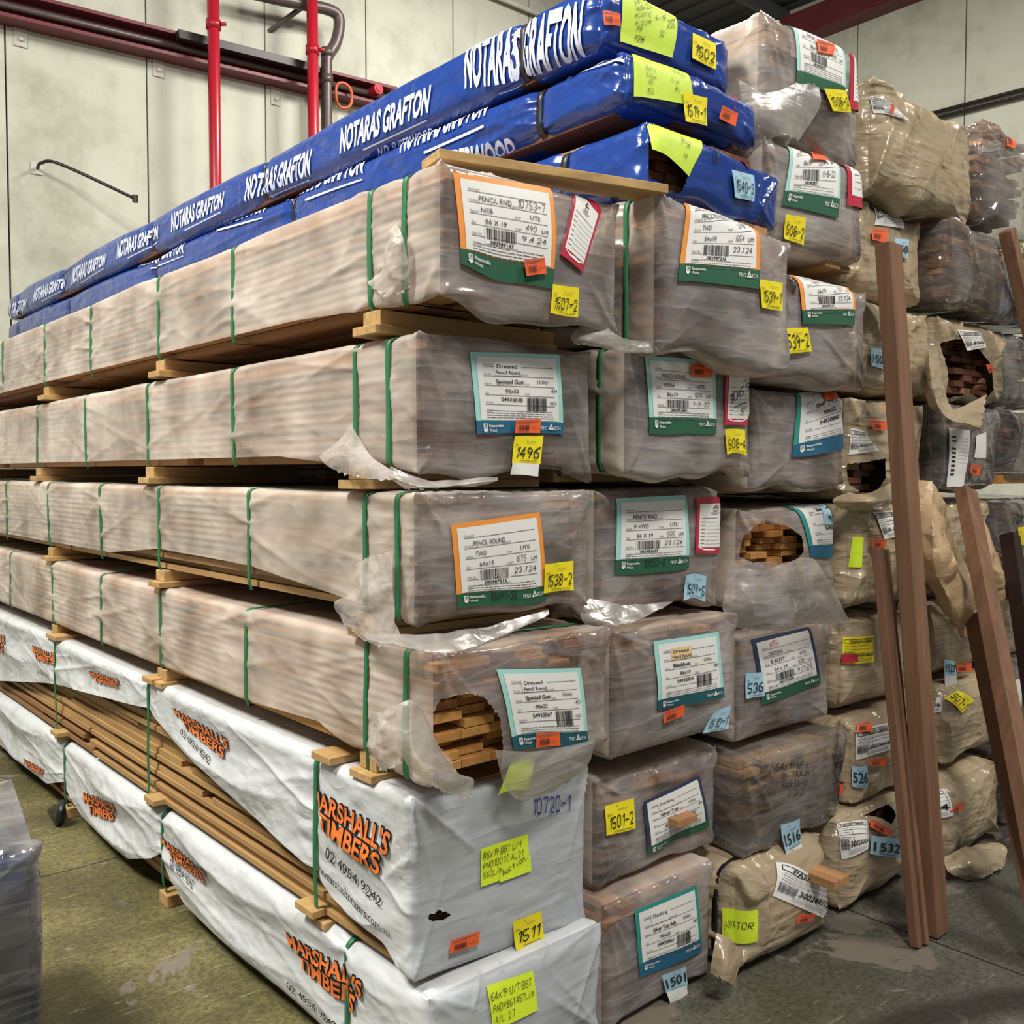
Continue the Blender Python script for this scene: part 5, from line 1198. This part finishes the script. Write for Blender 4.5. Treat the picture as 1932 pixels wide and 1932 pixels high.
# board lying across the top of the highest corner pack
t = empty('loose_board', (.4, -.1, 2.14)); tag(t, 'single light brown board lying on top of the highest corner pack', 'board')
a = PX(800, 306, .03); c = P3(1146, 321, -.19)
mb = MB(); mb.bar((.05, -.03, 2.149), (.66, -.17, 2.158), .10, .022); mb.build('board', 'wood_pine', t, (.4, -.1, 2.14), bevel=.0015)
# packing blocks between the layers
blk = [(A2, .355, .723), (A2, 1.56, .723), (A2, 2.69, .723), (A1, .45, .296), (A1, 1.56, .296), (A1, 2.70, .296)]
for k, (pk, y, z) in enumerate(blk):
    mb = MB(); mb.box((-.03, y-.06, z-.012), (.56, y+.035, z+.008)); o = mb.build('packing_block', 'wood_pine', org=(.26, y, z), bevel=.002)
    tag(o, 'flat pine packing block %s, %s' % ('on the upper white pack' if pk is A2 else 'between the two white packs', ['nearest the corner', 'second from the corner', 'third from the corner'][k % 3]), 'packing block', 'packing blocks on the white packs')

# film flaps, parts of their packs
def flap(pk, rows, mat, seed, name='film_flap', amp=.008, freq=9, jag=.003, n=40, lin=False):
    return sheet(name, rows, mat, pk.root, pk.org, n, n, amp, freq, seed, jag, lin)
flap(A3, [[P3(745, 1330, -.12), P3(775, 1320, -.15), P3(800, 1345, -.14), P3(828, 1405, -.13)],
          [P3(750, 1400, -.15), P3(775, 1395, -.18), P3(815, 1420, -.17), P3(862, 1450, -.15)],
          [P3(765, 1445, -.16), P3(800, 1450, -.20), P3(845, 1460, -.19), P3(895, 1468, -.16)],
          [P3(800, 1478, -.16), P3(835, 1492, -.19), P3(880, 1508, -.19), P3(890, 1500, -.17)]], 'film_loose', 1)
flap(A3, [[PX(748, 1330, -.02), PX(720, 1345, -.03), PX(700, 1335, -.02)], [PX(750, 1380, -.03), PX(720, 1390, -.05), PX(700, 1390, -.03)], [PX(755, 1440, -.03), PX(720, 1455, -.05), PX(700, 1430, -.02)]], 'film_loose', 2, amp=.014, freq=14)
flap(A3, [[P3(935, 1415, -.125), P3(1000, 1418, -.135), P3(1060, 1410, -.13), P3(1120, 1395, -.12)], [P3(945, 1460, -.13), P3(1000, 1460, -.145), P3(1060, 1445, -.14), P3(1115, 1430, -.12)],
          [P3(955, 1490, -.12), P3(985, 1502, -.13), P3(1040, 1485, -.13), P3(1100, 1455, -.11)], [P3(965, 1500, -.10), P3(985, 1508, -.11), P3(1035, 1492, -.11), P3(1085, 1465, -.09)]], 'film_loose', 21, amp=.005)
flap(A4, [[PX(745, 1040, -.012), PX(700, 1050, -.02), PX(672, 1060, -.012)], [PX(745, 1110, -.025), PX(690, 1110, -.04), PX(655, 1120, -.02)], [PX(750, 1170, -.03), PX(690, 1170, -.05), PX(632, 1140, -.02)], [PX(770, 1215, -.04), PX(715, 1218, -.05), PX(650, 1180, -.03)]], 'film_loose', 3, amp=.014, freq=13)
flap(A4, [[P3(690, 1190, -.02), P3(790, 1195, -.05), P3(900, 1185, -.05), P3(1035, 1150, -.04)], [P3(690, 1205, -.05), P3(790, 1220, -.09), P3(900, 1215, -.09), P3(1030, 1165, -.05)], [P3(700, 1215, -.05), P3(800, 1228, -.10), P3(870, 1230, -.10), P3(960, 1200, -.06)]], 'film_loose', 4, amp=.01)
flap(A5, [[PX(665, 800, -.01), PX(640, 830, -.015), PX(600, 862, -.01)], [PX(700, 860, -.02), PX(660, 870, -.04), PX(620, 880, -.02)], [P3(770, 905, -.08), PX(700, 905, -.05), PX(640, 890, -.03)]], 'film_loose', 5)
flap(A5, [[P3(735, 880, -.05), P3(800, 905, -.06), P3(940, 900, -.05)], [P3(735, 900, -.06), P3(800, 918, -.09), P3(935, 908, -.06)], [P3(765, 922, -.06), P3(820, 922, -.08), P3(900, 915, -.06)]], 'film_loose', 6)
flap(A6, [[PX(750, 420, -.012), PX(735, 440, -.02), PX(728, 480, -.012)], [PX(765, 460, -.02), PX(738, 480, -.04), PX(715, 520, -.012)], [PX(775, 540, -.01), PX(735, 560, -.03), PX(690, 530, -.012)]], 'film_loose', 7, amp=.012, freq=15)
flap(B4, [[P3(1110, 1130, .0), P3(1180, 1140, -.02), P3(1270, 1135, -.01)], [P3(1095, 1160, -.02), P3(1180, 1175, -.06), P3(1262, 1140, -.02)], [P3(1110, 1185, -.03), P3(1170, 1178, -.06), P3(1250, 1148, -.03)]], 'film_loose', 8)
flap(B6, [[P3(1120, 590, -.1), P3(1180, 640, -.16), P3(1290, 640, -.18)], [P3(1080, 630, -.1), P3(1200, 665, -.17), P3(1380, 655, -.18)], [P3(1085, 650, -.1), P3(1210, 660, -.15), P3(1400, 662, -.17)]], 'film_loose', 9)
flap(C4, [[P3(1375, 1060, -.04), P3(1440, 1075, -.07), P3(1520, 1050, -.06), P3(1555, 1070, -.03)], [P3(1370, 1110, -.05), P3(1440, 1130, -.09), P3(1540, 1110, -.09), P3(1585, 1120, -.05)], [P3(1365, 1150, -.05), P3(1440, 1165, -.10), P3(1550, 1160, -.10), P3(1608, 1175, -.08)], [P3(1385, 1180, -.05), P3(1430, 1188, -.08), P3(1540, 1180, -.09), P3(1615, 1187, -.09)]], 'film_loose', 10, amp=.018, freq=8)
flap(C8, [[P3(1395, 150, -.06), P3(1455, 175, -.10), P3(1540, 135, -.10)], [P3(1400, 240, -.06), P3(1460, 215, -.12), P3(1545, 200, -.11)], [P3(1405, 290, -.04), P3(1470, 255, -.11), P3(1510, 265, -.10)]], 'film_loose', 11)
flap(B7, [[P3(1170, 350, -.10), P3(1210, 340, -.13), P3(1250, 335, -.13), P3(1294, 325, -.12)], [P3(1150, 365, -.10), P3(1195, 358, -.15), P3(1240, 352, -.15), P3(1290, 345, -.13)], [P3(1155, 385, -.10), P3(1180, 372, -.12), P3(1225, 360, -.14), P3(1265, 355, -.12)]], 'wrap_blue', 12)
flap(C1, [[P3(1352, 1760, -.14), P3(1375, 1770, -.16), P3(1400, 1800, -.15)], [P3(1345, 1800, -.15), P3(1375, 1815, -.19), P3(1395, 1825, -.17)], [P3(1340, 1835, -.15), P3(1365, 1850, -.19), P3(1385, 1862, -.18)]], 'wrap_brown', 13, 'wrap_flap')
flap(E4, [[P3(1728, 905, -.10), P3(1765, 905, -.13), P3(1790, 960, -.12), P3(1800, 985, -.1)], [P3(1730, 1000, -.12), P3(1760, 1010, -.20), P3(1795, 1000, -.16), P3(1815, 1030, -.12)], [P3(1735, 1085, -.13), P3(1770, 1090, -.20), P3(1800, 1060, -.22), P3(1835, 1080, -.16)], [P3(1775, 1150, -.14), P3(1800, 1150, -.20), P3(1830, 1130, -.22), P3(1885, 1127, -.20)], [P3(1805, 1195, -.15), P3(1815, 1206, -.18), P3(1825, 1200, -.19), P3(1850, 1165, -.19)]], 'wrap_brown_paper', 14, 'torn_paper', amp=.035, freq=5.5, n=60, lin=True)
flap(D4, [[P3(1690, 1030, -.06), P3(1720, 1040, -.09), P3(1735, 1080, -.08)], [P3(1700, 1090, -.08), P3(1715, 1100, -.12), P3(1732, 1110, -.10)], [P3(1690, 1155, -.08), P3(1702, 1150, -.11), P3(1708, 1130, -.10)]], 'wrap_brown', 15, 'wrap_flap')
flap(E4, [[P3(1850, 975, -.12), P3(1880, 1040, -.14), P3(1932, 1060, -.12)], [P3(1845, 1050, -.16), P3(1885, 1080, -.20), P3(1940, 1090, -.16)], [P3(1870, 1130, -.16), P3(1900, 1130, -.20), P3(1945, 1125, -.16)]], 'wrap_brown_paper', 16, 'torn_paper', amp=.03, freq=6, n=50, lin=True)
flap(E6, [[P3(1770, 650, -.08), P3(1752, 660, -.12), P3(1748, 680, -.09)], [P3(1780, 730, -.10), P3(1765, 740, -.14), P3(1750, 760, -.1)], [P3(1800, 770, -.12), P3(1790, 790, -.16), P3(1780, 785, -.12)], [P3(1860, 745, -.12), P3(1850, 800, -.16), P3(1848, 815, -.13)]], 'wrap_brown', 17, 'wrap_flap', amp=.015)
flap(E1, [[P3(1780, 1620, -.18), P3(1820, 1600, -.22), P3(1870, 1590, -.24)], [P3(1790, 1645, -.22), P3(1840, 1625, -.28), P3(1900, 1605, -.30)], [P3(1830, 1665, -.26), P3(1855, 1655, -.30), P3(1895, 1635, -.32)]], 'wrap_brown', 18, 'wrap_flap', amp=.02)
flap(D5, [[P3(1602, 930, -.06), P3(1640, 930, -.08), P3(1692, 905, -.07)], [P3(1570, 945, -.06), P3(1650, 945, -.12), P3(1695, 935, -.08)], [P3(1600, 965, -.05), P3(1640, 960, -.09), P3(1690, 950, -.07)]], 'wrap_brown', 19, 'wrap_flap')

# leaning timbers
def lean(name, top, bot, wx, wy, mat, label, group=None, up=(1, 0, 0)):
    t = empty(name, bot); tag(t, label, 'leaning timber', group)
    mb = MB(); mb.bar(bot, top, wx, wy, up=up); mb.build('board', mat, t, bot, bevel=.003)
def base(px, py): 
    q = onp(px, py, 2, FZ); return (q[0], q[1], FZ+.004)
def topat(px, py, Y): q = onp(px, py, 1, Y); return tuple(q)
lean('leaning_post', topat(1676, 462, -.17), base(1765, 1762), .055, .085, 'wood_lean', 'tall thick brown timber post leaning on the packs, nearest the camera')
lean('leaning_post', topat(1655, 1033, -.17), base(1728, 1788), .03, .03, 'wood_lean', 'short thin reddish batten leaning beside the tall post, the left of two', 'thin battens beside the tall post')
lean('leaning_post', topat(1668, 1037, -.16), base(1743, 1783), .03, .022, 'wood_lean', 'short thin greyish batten leaning beside the tall post, the right of two', 'thin battens beside the tall post')
lean('leaning_post', topat(1822, 925, -.17), base(2000, 1840), .05, .085, 'wood_lean', 'brown timber leaning behind the hanging brown paper, with its foot outside the picture')
lean('leaning_post', topat(1838, 1160, -.22), base(1985, 1850), .07, .03, 'wood_lean', 'reddish timber leaning left of the longer right-hand timber, below the hanging paper')
lean('leaning_post', topat(1905, 1010, -.17), base(2010, 1720), .06, .06, 'wood_dark', 'almost black timber leaning at the right edge of the picture')
lean('leaning_post', topat(1900, 435, -.16), base(2150, 1500), .05, .06, 'wood_lean', 'light brown timber leaning at the upper right edge of the picture')

mb = MB(); q0 = P3(1885, 905, -.05); mb.box((q0[0], -.05, q0[2]-.018), (q0[0]+.35, .6, q0[2]+.018)); tag(mb.build('timber_spacer', 'timber_orange', org=(q0[0], -.05, q0[2]), bevel=.002), 'orange-stained timber spacer between two clear packs at the right edge', 'packing block')
# wrapped blue stack at lower left
t = empty('wrapped_crate_stack', (-.8, 1.0, FZ)); tag(t, 'clear-wrapped stack of blue crates on the floor at the lower left edge', 'crate stack')
mb = MB()
for k in range(5):
    z = FZ+k*.115; mb.box((-1.1, .78, z+.002), (-.61, 1.25, z+.11)); mb.box((-1.11, .77, z+.095), (-.60, 1.26, z+.112))
mb.build('crates', 'bin_blue', t, (-.8, 1.0, FZ), bevel=.004)
class PK2(Pack): pass
wp = Pack(-1.12, -.585, .75, .55, FZ+.001, .53, 'film_clear', 'x', r=.03, amp=1.2, seed=77, bulge=.0)
o = wp.wrap(near=2, sres=.02); bpy.data.objects.remove(wp.root); o.parent = t; o.location = tuple(wp.org-np.array([-.8, 1.0, FZ]))
zt = .53
mb = MB(); pk = onp(22, 1470, 1, .95); v = [(-1.1, .77, zt), (-.60, .77, zt-.01), (-.60, 1.28, zt), (-1.1, 1.28, zt), tuple(pk), (-.72, .80, zt+.01), (-.95, 1.1, zt+.03)]
mb.add(v, [(0, 5, 4), (5, 1, 4), (1, 2, 4), (2, 3, 4), (3, 0, 4)]); mb.build('film_top', 'film_clear', t, (-.8, 1.0, FZ))
# black scrap of plastic hanging by the lowest pack
A = PX(118, 1520, -.03)
o = sheet('plastic_scrap', [[PX(122, 1508, -.02), PX(118, 1510, -.03), PX(112, 1515, -.02)], [PX(124, 1530, -.03), PX(108, 1535, -.06), PX(90, 1528, -.03)], [PX(118, 1552, -.03), PX(104, 1560, -.06), PX(84, 1556, -.03)], [PX(110, 1568, -.03), PX(100, 1576, -.04), PX(86, 1572, -.03)]], 'plastic_black', nu=30, nv=30, amp=.012, freq=20, seed=3)
tag(o, 'crumpled black plastic scrap hanging from the strap of the lowest white pack', 'plastic scrap')
